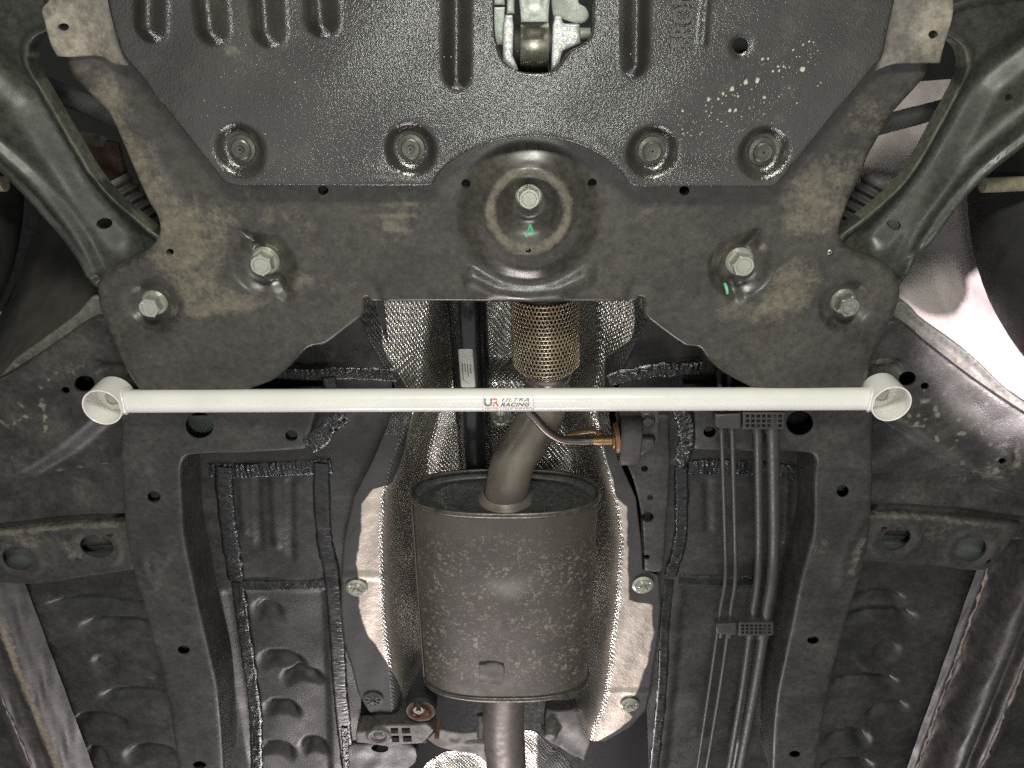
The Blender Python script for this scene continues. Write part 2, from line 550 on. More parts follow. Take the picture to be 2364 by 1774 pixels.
def rimf(width, h):
    def f(pts, z0, dout=None):
        return h * sstep((width - dout) / (width * 0.45))
    f.rim = True
    return f

def waves(amp, L, seed):
    r = np.random.default_rng(seed)
    k = [(r.uniform(-1, 1) * 6.28 / L, r.uniform(-1, 1) * 6.28 / L, r.uniform(0, 6.28)) for _ in range(6)]
    def f(pts, z0):
        return amp * sum(np.sin(pts[:, 0] * a + pts[:, 1] * b + c) for a, b, c in k) / 3
    return f

def ell(px, py, rx, ry=None, rot=0.0, n=22):
    ry = ry or rx * 0.93
    c, s = math.cos(math.radians(rot)), math.sin(math.radians(rot))
    return [(px + rx * math.cos(t) * c - ry * math.sin(t) * s, py + rx * math.cos(t) * s + ry * math.sin(t) * c)
            for t in [2 * math.pi * i / n for i in range(n)]]

def plate(name, outline, z0, mat, parent=None, holes=(), feats=(), sp=0.006, thick=0.003, hthick=0.004,
          roll=0.0, dust=(), attrs=None, zfun=None):
    out = resample(to_xy(outline, z0), sp)
    hs = [resample(to_xy(h, z0), min(sp, 0.003)) for h in holes]
    lo, hi = out.min(0), out.max(0)
    g = []
    ny = int((hi[1] - lo[1]) / (sp * 0.866)) + 1
    for j in range(ny + 1):
        yy = lo[1] + j * sp * 0.866
        xx = np.arange(lo[0] + (sp / 2 if j % 2 else 0), hi[0], sp)
        g.append(np.column_stack([xx, np.full(len(xx), yy)]))
    g = np.concatenate(g)
    g = g[inside(g, out)]
    dd = dist_seg(g, out)
    g = g[dd > max(sp * 0.45, roll * 1.05)]
    if roll > 0:
        nx = np.roll(out, -1, 0) - np.roll(out, 1, 0)
        nrm = np.column_stack([-nx[:, 1], nx[:, 0]]) / (np.linalg.norm(nx, axis=1)[:, None] + 1e-12)
        area2 = np.sum(out[:, 0] * np.roll(out[:, 1], -1) - np.roll(out[:, 0], -1) * out[:, 1])
        if area2 < 0:
            nrm = -nrm
        for k in (0.08, 0.25, 0.5, 0.8):
            r_ = out + nrm * roll * k
            ok = inside(r_, out)
            r_ = r_[ok]
            r_ = r_[dist_seg(r_, out) > roll * k * 0.93]
            g = np.concatenate([g, r_])
    for h in hs:
        hd = dist_seg(g, h)
        g = g[(~inside(g, h)) & (hd > min(sp, 0.003) * 0.5)]
    verts = [Vector(q) for q in out]
    edges = [(i, (i + 1) % len(out)) for i in range(len(out))]
    for h in hs:
        b = len(verts)
        verts += [Vector(q) for q in h]
        edges += [(b + i, b + (i + 1) % len(h)) for i in range(len(h))]
    verts += [Vector(q) for q in g]
    V, E, Fc = delaunay_2d_cdt(verts, edges, [], 0, 1e-7)[:3]
    xy = np.array([tuple(v) for v in V])
    tri = np.array([tuple(f) for f in Fc])
    cen = xy[tri].mean(1)
    ok = inside(cen, out)
    for h in hs:
        ok &= ~inside(cen, h)
    tri = tri[ok]
    a, b, c = xy[tri[:, 0]], xy[tri[:, 1]], xy[tri[:, 2]]
    ar = (b[:, 0]-a[:, 0])*(c[:, 1]-a[:, 1]) - (c[:, 0]-a[:, 0])*(b[:, 1]-a[:, 1])
    tri[ar > 0] = tri[ar > 0][:, ::-1]
    tri = tri[np.abs(ar) > 1e-12]
    dout = dist_seg(xy, out)
    H = np.zeros(len(xy))
    for f in feats:
        H += f(xy, z0, dout) if getattr(f, 'rim', False) else f(xy, z0)
    z = np.full(len(xy), z0) - H
    if zfun is not None:
        z = z + zfun(xy)
    if roll > 0:
        d = np.clip(dout, 0, roll)
        z += roll - np.sqrt(np.maximum(0, roll ** 2 - (roll - d) ** 2))
    D = np.zeros(len(xy))
    ppx = None
    if dust:
        for f in dust:
            D += f(xy, z0, dout) if getattr(f, 'rim', False) else f(xy, z0)
    D = np.clip(D, 0, 1)
    V3 = np.column_stack([xy, z])
    # walls on the boundary
    cnt = {}
    for t in tri:
        for i in range(3):
            e = (t[i], t[(i + 1) % 3])
            k = (min(e), max(e))
            if k in cnt:
                cnt[k] = None
            else:
                cnt[k] = e
    bed = [e for e in cnt.values() if e is not None]
    ho = np.zeros(len(xy), bool)
    for h in hs:
        ho |= dist_seg(xy, h) < 1e-5
    vl = [tuple(v) for v in V3]
    fl = [tuple(int(i) for i in t) for t in tri]
    dl = list(D)
    low, top = {}, {}
    for e in bed:
        th = hthick if (ho[e[0]] and ho[e[1]]) else thick
        if th <= 0:
            continue
        for i in e:
            if i not in low:
                low[i] = len(vl); vl.append(tuple(V3[i])); dl.append(D[i])
                top[i] = len(vl); vl.append((V3[i][0], V3[i][1], V3[i][2] + th)); dl.append(D[i])
        fl.append((low[e[1]], low[e[0]], top[e[0]], top[e[1]]))
    at = {"dust": dl}
    if attrs:
        px, py = PX(xy[:, 0], xy[:, 1], z)
        for k, fn in attrs.items():
            at[k] = list(fn(px, py, xy))
    me = mesh_from(name, vl, fl, True, at)
    o = obj(name, me, mat, parent)
    def zat(px, py):
        q = np.array([P(px, py, z0)[:2]])
        d = dist_seg(q, out)
        hsum = 0
        for f in feats:
            hsum += f(q, z0, d)[0] if getattr(f, 'rim', False) else f(q, z0)[0]
        return Vector((q[0, 0], q[0, 1], z0 - hsum))
    o_at[o.name] = zat
    return o
o_at = {}

def frames(path):
    ts = []
    n = len(path)
    for i in range(n):
        a, b = path[max(0, i - 1)], path[min(n - 1, i + 1)]
        ts.append((b - a).normalized())
    u = ts[0].orthogonal().normalized()
    fr = []
    for t in ts:
        u = (u - t * u.dot(t)).normalized()
        fr.append((u, t.cross(u)))
    return fr

def cr3(pts, n=8):
    p = [Vector(q) for q in pts]
    out = []
    for i in range(len(p) - 1):
        p0, p1, p2, p3 = p[max(0, i-1)], p[i], p[i+1], p[min(len(p)-1, i+2)]
        for k in range(n):
            t = k / n
            out.append(0.5 * ((2*p1) + (p2-p0)*t + (2*p0-5*p1+4*p2-p3)*t*t + (3*p1-p0-3*p2+p3)*t**3))
    out.append(p[-1])
    return out

def tube_geo(path, r, n=20, caps=True):
    if not isinstance(r, (list, tuple)):
        r = [r] * len(path)
    fr = frames(path)
    v, f = [], []
    for i, (q, (a, b)) in enumerate(zip(path, fr)):
        for k in range(n):
            t = 2 * math.pi * k / n
            v.append(q + (a * math.cos(t) + b * math.sin(t)) * r[i])
    for i in range(len(path) - 1):
        for k in range(n):
            f.append((i*n+k, i*n+(k+1) % n, (i+1)*n+(k+1) % n, (i+1)*n+k))
    if caps:
        for base in (0, (len(path) - 1) * n):
            c = len(v)
            v += [Vector(v[base + k]) for k in range(n)]
            f.append(tuple(range(c, c + n)))
    return v, f

def tube(name, path, r, mat, parent=None, n=20, caps=True):
    v, f = tube_geo(path, r, n, caps)
    return obj(name, mesh_from(name, v, f), mat, parent)

def lathe_geo(prof, n=28, closed=False):
    """profile [(radius, height)] about the -Z axis (height towards the camera), sharp where a point repeats"""
    v, f = [], []
    for r, h in prof:
        for k in range(n):
            t = 2 * math.pi * k / n
            v.append(Vector((r * math.cos(t), r * math.sin(t), -h)))
    for i in range(len(prof) - 1):
        if prof[i] == prof[i + 1]:
            continue
        for k in range(n):
            f.append((i*n+k, i*n+(k+1) % n, (i+1)*n+(k+1) % n, (i+1)*n+k))
    return v, f

def sharp(prof):
    out = []
    for i, q in enumerate(prof):
        out.append(q)
        if 0 < i < len(prof) - 1:
            out.append(q)
    return out

def place(v, loc, axis=None):
    """move local geometry built about -Z to loc with its -Z turned to axis"""
    if axis is None:
        return [q + loc for q in v]
    m = Vector((0, 0, -1)).rotation_difference(Vector(axis).normalized()).to_matrix()
    return [m @ q + loc for q in v]

def lathe(name, prof, loc, mat, parent=None, axis=None, n=28, sh=True):
    v, f = lathe_geo(sharp(prof) if sh else prof, n)
    return obj(name, mesh_from(name, place(v, loc, axis), f), mat, parent)

def box_geo(c, s, bev=0.0):
    bm = bmesh.new()
    bmesh.ops.create_cube(bm, size=1.0)
    bmesh.ops.scale(bm, vec=Vector(s), verts=bm.verts)
    if bev:
        bmesh.ops.bevel(bm, geom=bm.edges[:], offset=bev, segments=2, affect='EDGES')
    bmesh.ops.translate(bm, vec=Vector(c), verts=bm.verts)
    bm.verts.index_update()
    v = [q.co.copy() for q in bm.verts]
    f = [tuple(q.index for q in p.verts) for p in bm.faces]
    bm.free()
    return v, f

def join(parts):
    V, Fs = [], []
    for v, f in parts:
        b = len(V)
        V += list(v)
        Fs += [tuple(i + b for i in q) for q in f]
    return V, Fs

def bolt_geo(r, hf=0.35, hh=0.9):
    """hex head with flange; r = half width across the head"""
    parts = []
    fl = sharp([(0.0, 0.0), (r*1.32, 0.0), (r*1.32, r*0.10), (r*1.12, r*hf), (0.0, r*hf)])
    parts.append(lathe_geo(fl, 30))
    # hexagon
    v, f = [], []
    z0, z1, z2 = r*hf*0.8, r*(hf + hh*0.86), r*(hf + hh)
    def hexr(rad, z, n=6, off=0.2):
        return [Vector((rad*math.cos(off + 2*math.pi*k/n), rad*math.sin(off + 2*math.pi*k/n), -z)) for k in range(n)]
    for k in range(6):
        a0 = hexr(r*1.08, z0); a1 = hexr(r*1.08, z1)
        b = len(v)
        v += [a0[k], a0[(k+1) % 6], a1[(k+1) % 6], a1[k]]
        f.append((b, b+1, b+2, b+3))
    # chamfer to a circle, rim, shallow dish
    n = 30
    def circ(rad, z):
        return [Vector((rad*math.cos(0.2 + 2*math.pi*k/n), rad*math.sin(0.2 + 2*math.pi*k/n), -z)) for k in range(n)]
    hx = []
    for k in range(n):
        t = 2*math.pi*k/n
        s = math.cos(math.pi/6) / math.cos((t % (math.pi/3)) - math.pi/6)
        hx.append(Vector((r*1.08*s*math.cos(t+0.2), r*1.08*s*math.sin(t+0.2), -z1)))
    rings = [hx, circ(r*0.90, z2), circ(r*0.90, z2), circ(r*0.72, z2), circ(r*0.72, z2), circ(r*0.64, z2 - r*0.14), circ(r*0.64, z2 - r*0.14), circ(0.00002, z2 - r*0.14)]
    b = len(v)
    for q in rings:
        v += q
    for i in range(len(rings) - 1):
        for k in range(n):
            f.append((b+i*n+k, b+i*n+(k+1) % n, b+(i+1)*n+(k+1) % n, b+(i+1)*n+k))
    parts.append((v, f))
    return join(parts)

def bolt(loc, r, parent, mat='zinc', name='bolt', hf=0.35, hh=0.9, rot=0.0):
    v, f = bolt_geo(r, hf, hh)
    m = Matrix.Rotation(rot, 3, 'Z')
    o = obj(name, mesh_from(name, [m @ q + loc for q in v], f, smooth=False), mat, parent)
    return o

# ================================================================== LARGE STRUCTURE
Z_COVER, Z_SUB, Z_RAIL, Z_FLOOR = 0.800, 0.822, 0.836, 0.905

def dustblob(px, py, rx, amt, ry=None):
    ry = ry or rx
    def f(pts, z0):
        c = np.array(P(px, py, z0)[:2]); s = mpp(py, z0)
        d = np.hypot((pts[:, 0]-c[0])/(rx*s), (pts[:, 1]-c[1])/(ry*s))
        return amt * sstep(1.25 - d)
    return f

def dustline(path, w, amt):
    return bead(path, w, amt)

def dustall(a):
    return lambda pts, z0: np.full(len(pts), a)

# --- cavity shade above everything: shade painted as a near-black sheet
def backing(name, px0, py0, px1, py1, z, mat='dark'):
    a, b, c_, d = P(px0, py0, z), P(px1, py0, z), P(px1, py1, z), P(px0, py1, z)
    v, f = box_geo(((a.x+c_.x)/2, (a.y+c_.y)/2, z+0.01), (abs(max(b.x, c_.x)-min(a.x, d.x)), abs(c_.y-a.y), 0.02))
    return struct(obj(name, mesh_from(name, v, f, False), mat))
struct(backing("bay_shade_sheet", -500, -500, 2860, 720, 1.22), "near-black sheet painted as the shade behind the gaps")
# tunnel roof, its deep shade painted in as near-black
v, f = [], []
tz = [(0.0, -0.262, 0.918), (0.12, -0.235, 0.95), (0.2, -0.21, 1.07), (0.5, 0.0, 1.10), (0.8, 0.21, 1.07), (0.9, 0.235, 0.95), (1.0, 0.262, 0.918)]
ys = np.linspace(0.22, 1.75, 12)
for yy in ys:
    for _, xx, zz in tz:
        v.append((xx, yy, zz))
for j in range(len(ys)-1):
    for i in range(len(tz)-1):
        b = j*len(tz)+i
        f.append((b, b+1, b+len(tz)+1, b+len(tz)))
struct(obj("tunnel_roof", mesh_from("tunnel_roof", v, f), 'dark'), "floor tunnel roof above the exhaust, coloured near-black as shade")

# --- floor pans
dents_l = [scoop((130, 1392), (330, 1397), 26, -0.010), scoop((205, 1440), (345, 1440), 26, -0.012),
           scoop((250, 1602), (385, 1602), 25, -0.012), scoop((175, 1660), (280, 1664), 26, -0.012),
           scoop((200, 1738), (240, 1738), 24, -0.010), scoop((300, 1738), (395, 1735), 30, -0.012),
           dome(245, 1533, 24, 34, -0.006), bead([(300, 1545), (345, 1560)], 14, 0.004)]
inner_l = [bead([(594, 1110), (600, 1260)], 9, -0.004), bead([(670, 1110), (672, 1290)], 9, -0.004),
           bead([(556, 1110), (566, 1230)], 10, 0.003), bead([(632, 1110), (640, 1260)], 14, 0.003),
           scoop((610, 1520), (690, 1530), 30, -0.011), scoop((660, 1562), (730, 1560), 24, -0.011),
           scoop((620, 1632), (680, 1638), 26, -0.010), scoop((610, 1725), (670, 1740), 28, -0.010), scoop((700, 1722), (745, 1722), 28, -0.010),
           scoop((590, 1410), (640, 1410), 30, -0.007)]
d_l = [dustall(0.03), dustline([(-40, 1400), (60, 1560), (140, 1790)], 55, 0.5), dustline([(-40, 1228), (160, 1212), (300, 1212)], 16, 0.35),
       dustblob(120, 1400, 120, 0.18), dustblob(250, 1650, 200, 0.12)]
floor_l = plate("floor_pan", [(-90, 985), (0, 915), (100, 850), (190, 780), (250, 720), (500, 640), (880, 640), (905, 880), (905, 960), (840, 1160), (830, 1850), (-90, 1850)], Z_FLOOR, 'floor',
                feats=dents_l + inner_l + [waves(0.0012, 0.10, 3), pstep([(-100, 1140), (280, 1115), (280, 1225), (-100, 1240)], 40, 0.030),
                                           pstep([(520, 1370), (745, 1368), (760, 1790), (590, 1790)], 10, -0.004)],
                sp=0.0062, thick=0.01, dust=d_l)
struct(floor_l, "black undersealed floor pan left of the muffler")
dents_r = [scoop((1985, 1376), (2080, 1380), 20, -0.008), scoop((1975, 1415), (2100, 1419), 25, -0.012),
           scoop((1940, 1568), (2060, 1572), 25, -0.012), scoop((2010, 1640), (2085, 1628), 24, -0.010),
           scoop((1920, 1700), (2000, 1704), 30, -0.012), scoop((1910, 1764), (2005, 1764), 25, -0.012),
           dome(2047, 1506, 24, 34, -0.006), bead([(1975, 1515), (2010, 1545)], 12, 0.004)]
inner_r = [bead([(1634, 1115), (1634, 1230)], 10, -0.004), bead([(1815, 1080), (1812, 1250)], 12, 0.006)]
d_r = [dustall(0.03), dustline([(2344, 1200), (2255, 1425), (2124, 1760)], 14, 0.4), dustline([(2020, 1190), (2200, 1198), (2320, 1215)], 14, 0.4),
       dustblob(2200, 1400, 90, 0.12)]
floor_r = plate("floor_pan", [(2460, 1030), (2364, 965), (2233, 880), (2143, 810), (2065, 745), (1960, 680), (1880, 640), (1480, 640), (1430, 880), (1420, 960), (1478, 1160), (1500, 1850), (2460, 1850)], Z_FLOOR, 'floor',
                feats=dents_r + inner_r + [waves(0.0012, 0.10, 5), pstep([(2460, 1130), (2010, 1100), (2010, 1205), (2460, 1215)], 40, 0.030),
                                           pstep([(1585, 1355), (1740, 1352), (1690, 1790), (1540, 1790)], 10, -0.004)],
                sp=0.0062, thick=0.01, dust=d_r)
struct(floor_r, "black undersealed floor pan right of the muffler")

# --- frame rails with the cross panel joined to their front ends
rail_l_out = crv([(272, 935, 1), (735, 935, 1), (722, 985), (706, 1040, 1), (560, 1048), (440, 1052), (424, 1062), (418, 1100), (426, 1234), (451, 1364), (479, 1486), (503, 1599), (518, 1790, 1),
                  (412, 1790, 1), (386, 1616), (357, 1498), (325, 1384), (305, 1315), (288, 1214), (280, 1110), (277, 984)], n=5)
rail_l = plate("frame_rail", rail_l_out, Z_RAIL, 'rail',
               holes=[ell(461, 982, 33, 30), ell(673, 1006, 14.5, 13.5), ell(355, 1148, 15, 14), ell(424, 1501, 14, 10), ell(461, 1766, 15, 9)],
               feats=[pstep([(280, 1050), (345, 1050), (338, 1095), (280, 1095)], 5, 0.0022), pstep([(280, 1215), (370, 1212), (392, 1290), (330, 1300), (292, 1300)], 8, 0.0015),
                      bead([(330, 1290), (345, 1345)], 10, 0.0028), bead([(360, 1310), (355, 1360)], 10, 0.002), waves(0.0007, 0.08, 8), dome(590, 980, 6, 9, 0.003)],
               sp=0.0055, thick=0.067, hthick=0.002, roll=0.005,
               dust=[dustline([(430, 1100), (455, 1350), (520, 1790)], 16, 0.18), dustblob(370, 1330, 50, 0.14), dustline([(290, 1230), (410, 1790)], 12, 0.25)])
struct(rail_l, "black frame rail on the left with drain holes")
rail_r_out = crv([(1600, 935, 1), (2022, 935, 1), (2018, 984), (2016, 1100), (2011, 1210), (1994, 1311), (1966, 1400), (1929, 1530), (1905, 1640), (1883, 1790, 1),
                  (1782, 1790, 1), (1791, 1628), (1824, 1465), (1848, 1344), (1877, 1234), (1881, 1100), (1884, 1062), (1870, 1048), (1760, 1046), (1600, 1040, 1)], n=5)
rail_r = plate("frame_rail", rail_r_out, Z_RAIL, 'rail',
               holes=[ell(1846, 977, 31, 29), ell(1638, 997, 14.5, 13.5), ell(1945, 1134, 14, 14.5), ell(1877, 1479, 13.5, 9.5), ell(1835, 1742, 13, 8)],
               feats=[pstep([(1962, 1040), (2012, 1040), (2010, 1080), (1968, 1082)], 4, 0.002), bead([(1990, 1200), (1945, 1290), (1940, 1350)], 16, 0.0022), bead([(1985, 1260), (1975, 1330)], 9, 0.003),
                      waves(0.0007, 0.08, 9)],
               sp=0.0055, thick=0.067, hthick=0.002, roll=0.005,
               dust=[dustline([(1990, 1250), (1965, 1320)], 26, 0.45), dustblob(1900, 1260, 50, 0.3), dustline([(1996, 1310), (1930, 1530), (1890, 1790)], 10, 0.35), dustblob(1900, 1400, 90, 0.12)])
struct(rail_r, "black frame rail on the right beside the coated lines")

# --- closing panels inside the rails and box members, seen through the openings
def inner_panel(parent, pts, dz):
    x0, x1 = min(p[0] for p in pts), max(p[0] for p in pts)
    y0, y1 = min(p[1] for p in pts), max(p[1] for p in pts)
    return plate("inner_panel", [(x0, y0), (x1, y0), (x1, y1), (x0, y1)], dz, 'primer', parent, sp=0.02, thick=0.002)
inner_panel(rail_l, [(640, 975), (712, 1030)], Z_RAIL + 0.020)
inner_panel(rail_l, [(330, 1110), (380, 1180)], Z_RAIL + 0.022)
inner_panel(rail_l, [(400, 1470), (450, 1530)], Z_RAIL + 0.025)
inner_panel(rail_l, [(425, 960), (500, 1030)], Z_RAIL + 0.030)
inner_panel(rail_r, [(1615, 970), (1665, 1020)], Z_RAIL + 0.030)
inner_panel(rail_r, [(1925, 1110), (1975, 1160)], Z_RAIL + 0.032)
inner_panel(rail_r, [(1850, 1450), (1905, 1510)], Z_RAIL + 0.025)

# --- outriggers carrying the brace ends
scr_l = [dustline([(90, 940), (100, 925), (85, 915)], 5, 0.7), dustline([(85, 905), (130, 860)], 5, 0.5), dustline([(40, 925), (60, 960)], 8, 0.5), dustline([(0, 965), (20, 985), (60, 960)], 7, 0.6),
         dustline([(100, 935), (108, 1000)], 7, 0.7), dustline([(150, 1080), (170, 1050)], 5, 0.4), dustline([(90, 1110), (260, 1085)], 4, 0.4), dustblob(60, 1060, 80, 0.18), dustblob(180, 840, 60, 0.22)]
out_l = plate("outrigger", crv([(-80, 915, 1), (40, 850), (130, 790), (215, 735), (250, 740), (330, 830, 1), (330, 1206, 1), (160, 1213), (60, 1223), (-80, 1240, 1)], n=5), 0.846, 'outrig',
              holes=[ell(195, 886, 24, 19, -10), ell(151, 902, 10, 8)], feats=[pstep([(-100, 1165), (70, 1125), (170, 1065), (245, 1000), (340, 990), (340, 1250), (-100, 1270)], 48, -0.0215), bead([(60, 1120), (120, 1105), (275, 1088)], 7, 0.0015), bead([(-80, 1185), (130, 1150), (280, 1140)], 40, -0.006), bead([(160, 952), (200, 950)], 9, 0.003), waves(0.0012, 0.06, 4),
              pstep([(222, 840), (290, 840), (290, 865), (222, 866)], 4, -0.006)], sp=0.006, thick=0.05, hthick=0.003, roll=0.004, dust=[dustall(0.04)] + scr_l)
struct(out_l, "scratched black outrigger panel behind the left end of the white brace")
scr_r = []
for k in range(34):
    x0, y0 = random.uniform(2100, 2340), random.uniform(880, 1060)
    if y0 < 850 + (x0 - 2080) * 0.38:
        continue
    a = random.uniform(0.9, 1.9)
    L = random.uniform(8, 34)
    scr_r.append(dustline([(x0, y0), (x0 - L * math.cos(a) * 0.6, y0 + L * math.sin(a))], random.uniform(3.5, 6), random.uniform(0.4, 0.75)))
scr_r += [dustline([(2280, 985), (2330, 1015)], 8, 0.7), dustline([(2350, 1020), (2348, 1075)], 8, 0.5), dustblob(2040, 835, 40, 0.5, 14), dustblob(2320, 1080, 60, 0.3), dustblob(2200, 920, 70, 0.2), dustblob(2245, 1120, 60, 0.2)]
out_r = plate("outrigger", crv([(2440, 1000, 1), (2330, 930), (2230, 860), (2140, 790), (2080, 742), (2050, 745), (1980, 830, 1), (1980, 1192, 1), (2100, 1188), (2220, 1196), (2360, 1213), (2440, 1222, 1)], n=5), 0.846, 'outrig',
              holes=[ell(2095, 875, 20, 17, -15), ell(2135, 892, 9.5, 8.5), ell(2310, 1061, 9, 7)], feats=[pstep([(2460, 1195), (2330, 1170), (2200, 1092), (2100, 1032), (2035, 990), (1970, 990), (1970, 1240), (2460, 1260)], 48, -0.0215), bead([(2460, 1190), (2250, 1150), (2010, 1140)], 40, -0.006), bead([(2020, 1075), (2120, 1080), (2200, 1098)], 6, 0.0015), ring(2132, 845, 7, 3, 0.001), bead([(2100, 940), (2130, 938)], 8, 0.003), waves(0.0012, 0.06, 6),
              pstep([(2015, 842), (2080, 840), (2080, 858), (2015, 860)], 4, -0.006), dome(2310, 1061, 22, 40, 0.004)], sp=0.006, thick=0.05, hthick=0.003, roll=0.004, dust=[dustall(0.06)] + scr_r)
struct(out_r, "scratched black outrigger panel behind the right end of the white brace")

# --- box members with the big oval openings
box_l = plate("crossmember", crv([(-80, 1238, 1), (60, 1222), (160, 1212), (296, 1206, 1), (312, 1318, 1), (200, 1334), (84, 1350), (-80, 1346, 1)], n=4), 0.8655, 'rail',
              holes=[ell(41, 1291, 37, 25, 14), ell(223, 1262, 39, 26, 12), ell(255, 1235, 6.5, 4.5)],
              feats=[ring(41, 1291, 50, 14, 0.003), ring(223, 1262, 52, 14, 0.003), waves(0.0008, 0.06, 2)], sp=0.005, thick=0.045, hthick=0.0025, roll=0.005,
              dust=[dustline([(-60, 1240), (100, 1222), (170, 1215), (270, 1214)], 14, 0.4), dustblob(60, 1250, 80, 0.28, 30), dustblob(165, 1270, 30, 0.3, 50), dustall(0.12)])
struct(box_l, "black box member with two oval openings on the left")
box_r = plate("crossmember", crv([(1990, 1196, 1), (2100, 1188), (2220, 1196), (2360, 1212, 1), (2330, 1260), (2290, 1313, 1), (2254, 1320), (2173, 1311), (1985, 1298, 1)], n=4), 0.8655, 'rail',
              holes=[ell(2068, 1244, 36, 25, -20), ell(2242, 1269, 37, 27, -15), ell(2039, 1218, 7, 5), ell(2281, 1295, 7, 5)],
              feats=[ring(2068, 1244, 52, 16, 0.003), ring(2242, 1269, 52, 14, 0.003), waves(0.0008, 0.06, 12)], sp=0.005, thick=0.045, hthick=0.0025, roll=0.005,
              dust=[dustline([(2030, 1192), (2150, 1196), (2320, 1218)], 15, 0.35), dustblob(2165, 1230, 70, 0.25, 30), dustall(0.12)])
struct(box_r, "black box member with two oval openings on the right")

inner_panel(box_l, [(-40, 1250), (110, 1325)], 0.885)
inner_panel(box_l, [(170, 1235), (275, 1310)], 0.893)
inner_panel(box_r, [(2020, 1210), (2120, 1285)], 0.893)
inner_panel(box_r, [(2190, 1225), (2280, 1305)], 0.885)

# --- sills running along both sides
def sill(xs, y0, y1, mat, label, seed, dustx, damt):
    r = np.random.default_rng(seed)
    ys = np.arange(y0, y1, 0.008)
    prof = crv([(a, b) for a, b in xs], closed=False, n=6)
    v, d = [], []
    for y in ys:
        for k, (a, b) in enumerate(prof):
            v.append((a + 0.0003 * math.sin(y*90 + k), y, b + 0.0003 * math.sin(y*47 + k*0.9)))
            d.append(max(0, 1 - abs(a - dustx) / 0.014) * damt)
    n = len(prof)
    f = [(j*n+i, j*n+i+1, (j+1)*n+i+1, (j+1)*n+i) for j in range(len(ys)-1) for i in range(n-1)]
    o = obj("sill", mesh_from("sill", v, f, True, {"dust": d}), mat)
    return struct(o, label)
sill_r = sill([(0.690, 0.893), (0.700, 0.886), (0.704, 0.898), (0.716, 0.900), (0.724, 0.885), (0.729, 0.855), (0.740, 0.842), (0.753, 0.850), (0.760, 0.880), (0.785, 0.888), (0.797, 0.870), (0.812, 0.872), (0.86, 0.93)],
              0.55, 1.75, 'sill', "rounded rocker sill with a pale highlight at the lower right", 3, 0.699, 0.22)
sill_l = sill([(-0.90, 0.93), (-0.845, 0.884), (-0.828, 0.875), (-0.815, 0.880), (-0.800, 0.882), (-0.788, 0.876), (-0.776, 0.872), (-0.764, 0.877), (-0.752, 0.889), (-0.735, 0.898)],
              0.55, 1.75, 'sill', "muddy rocker sill at the lower left corner", 4, -0.776, 0.75)
def caulk(path3, rad, parent, seed):
    r = np.random.default_rng(seed)
    pth = cr3(path3, 26)
    pth = [q + Vector((r.normal(0, 0.0012), 0, r.normal(0, 0.0006))) for q in pth]
    rr = [rad * abs(r.normal(1.0, 0.45)) for _ in pth]
    return tube("caulk_bead", pth, rr, 'caulk', parent, n=7)
caulk([(0.7005, 0.60, 0.8845), (0.7005, 0.8, 0.8845), (0.7005, 1.1, 0.8845), (0.7005, 1.3, 0.8845)], 0.0016, sill_r, 5)
caulk([(0.797, 0.85, 0.868), (0.798, 1.1, 0.868), (0.797, 1.35, 0.868)], 0.0019, sill_r, 6)
caulk([(-0.82, 0.85, 0.8745), (-0.822, 1.1, 0.8745), (-0.82, 1.35, 0.8745)], 0.0013, sill_l, 7)

# --- seam sealer strips
def tape(path, w, z, parent, seed, dull=0.0, amp=0.0011, ridge=0.0055):
    amp = amp * (1 - 0.75 * min(1, dull * 1.6))
    r = np.random.default_rng(seed)
    q = [P(x, y, z) for x, y in path]
    pth = cr3(q, 14)
    # even spacing
    seg = [0]
    for a, b in zip(pth, pth[1:]):
        seg.append(seg[-1] + (b - a).length)
    n = max(8, int(seg[-1] / 0.0013))
    W = w * mpp(path[0][1], z)
    cols = 13
    ph = np.cumsum(r.uniform(0.35, 1.7, n)) * (6.28 * 0.0013 / ridge)
    v = []
    ed0 = np.convolve(r.normal(0, 1, n + 12), np.ones(9) / 3, 'same')[:n] * 0.0006
    ed1 = np.convolve(r.normal(0, 1, n + 12), np.ones(9) / 3, 'same')[:n] * 0.0006
    am = np.clip(np.convolve(r.normal(0.55, 0.9, n + 40), np.ones(21) / 21, 'same')[:n], 0.05, 1.3) * 2 * amp
    sd = seed * 7.3
    rl = [ridge * 0.62 * (1.0 + 0.0 * i) for i in range(n)]
    for i in range(n):
        s = seg[-1] * i / (n - 1)
        k = min(len(seg) - 2, max(0, int(np.searchsorted(seg, s)) - 1))
        t = (s - seg[k]) / max(1e-9, seg[k+1] - seg[k])
        c = pth[k].lerp(pth[k+1], t)
        d = (pth[k+1] - pth[k]).normalized()
        nn = Vector((-d.y, d.x, 0)).normalized()
        for j in range(cols):
            u = j / (cols - 1) * 2 - 1
            off = u * W / 2 + (ed0[i] if j == 0 else 0) + (ed1[i] if j == cols - 1 else 0)
            lobe = math.exp(-((u + 0.45) / 0.38) ** 2) + 0.55 * math.exp(-((u - 0.5) / 0.3) ** 2)
            ss = i * 0.0013
            nz = mnoise.noise(Vector((ss / rl[i], u * 0.9 + sd, sd))) * 1.3 + 0.7 * mnoise.noise(Vector((ss / 0.0032, u * 2.2, sd + 9))) + 0.5 * mnoise.noise(Vector((ss / 0.02, u * 1.2, sd + 4)))
            h = 0.0012 * (1 - u ** 8) + am[i] * lobe * nz
            if j in (0, cols - 1):
                h = -0.0012
            v.append(c + nn * off - Vector((0, 0, h)))
    f = [(i*cols+j, i*cols+j+1, (i+1)*cols+j+1, (i+1)*cols+j) for i in range(n-1) for j in range(cols-1)]
    o = obj("seam_tape", mesh_from("seam_tape", v, f, True, {"dull": [dull] * len(v)}), 'tape', parent)
    return o
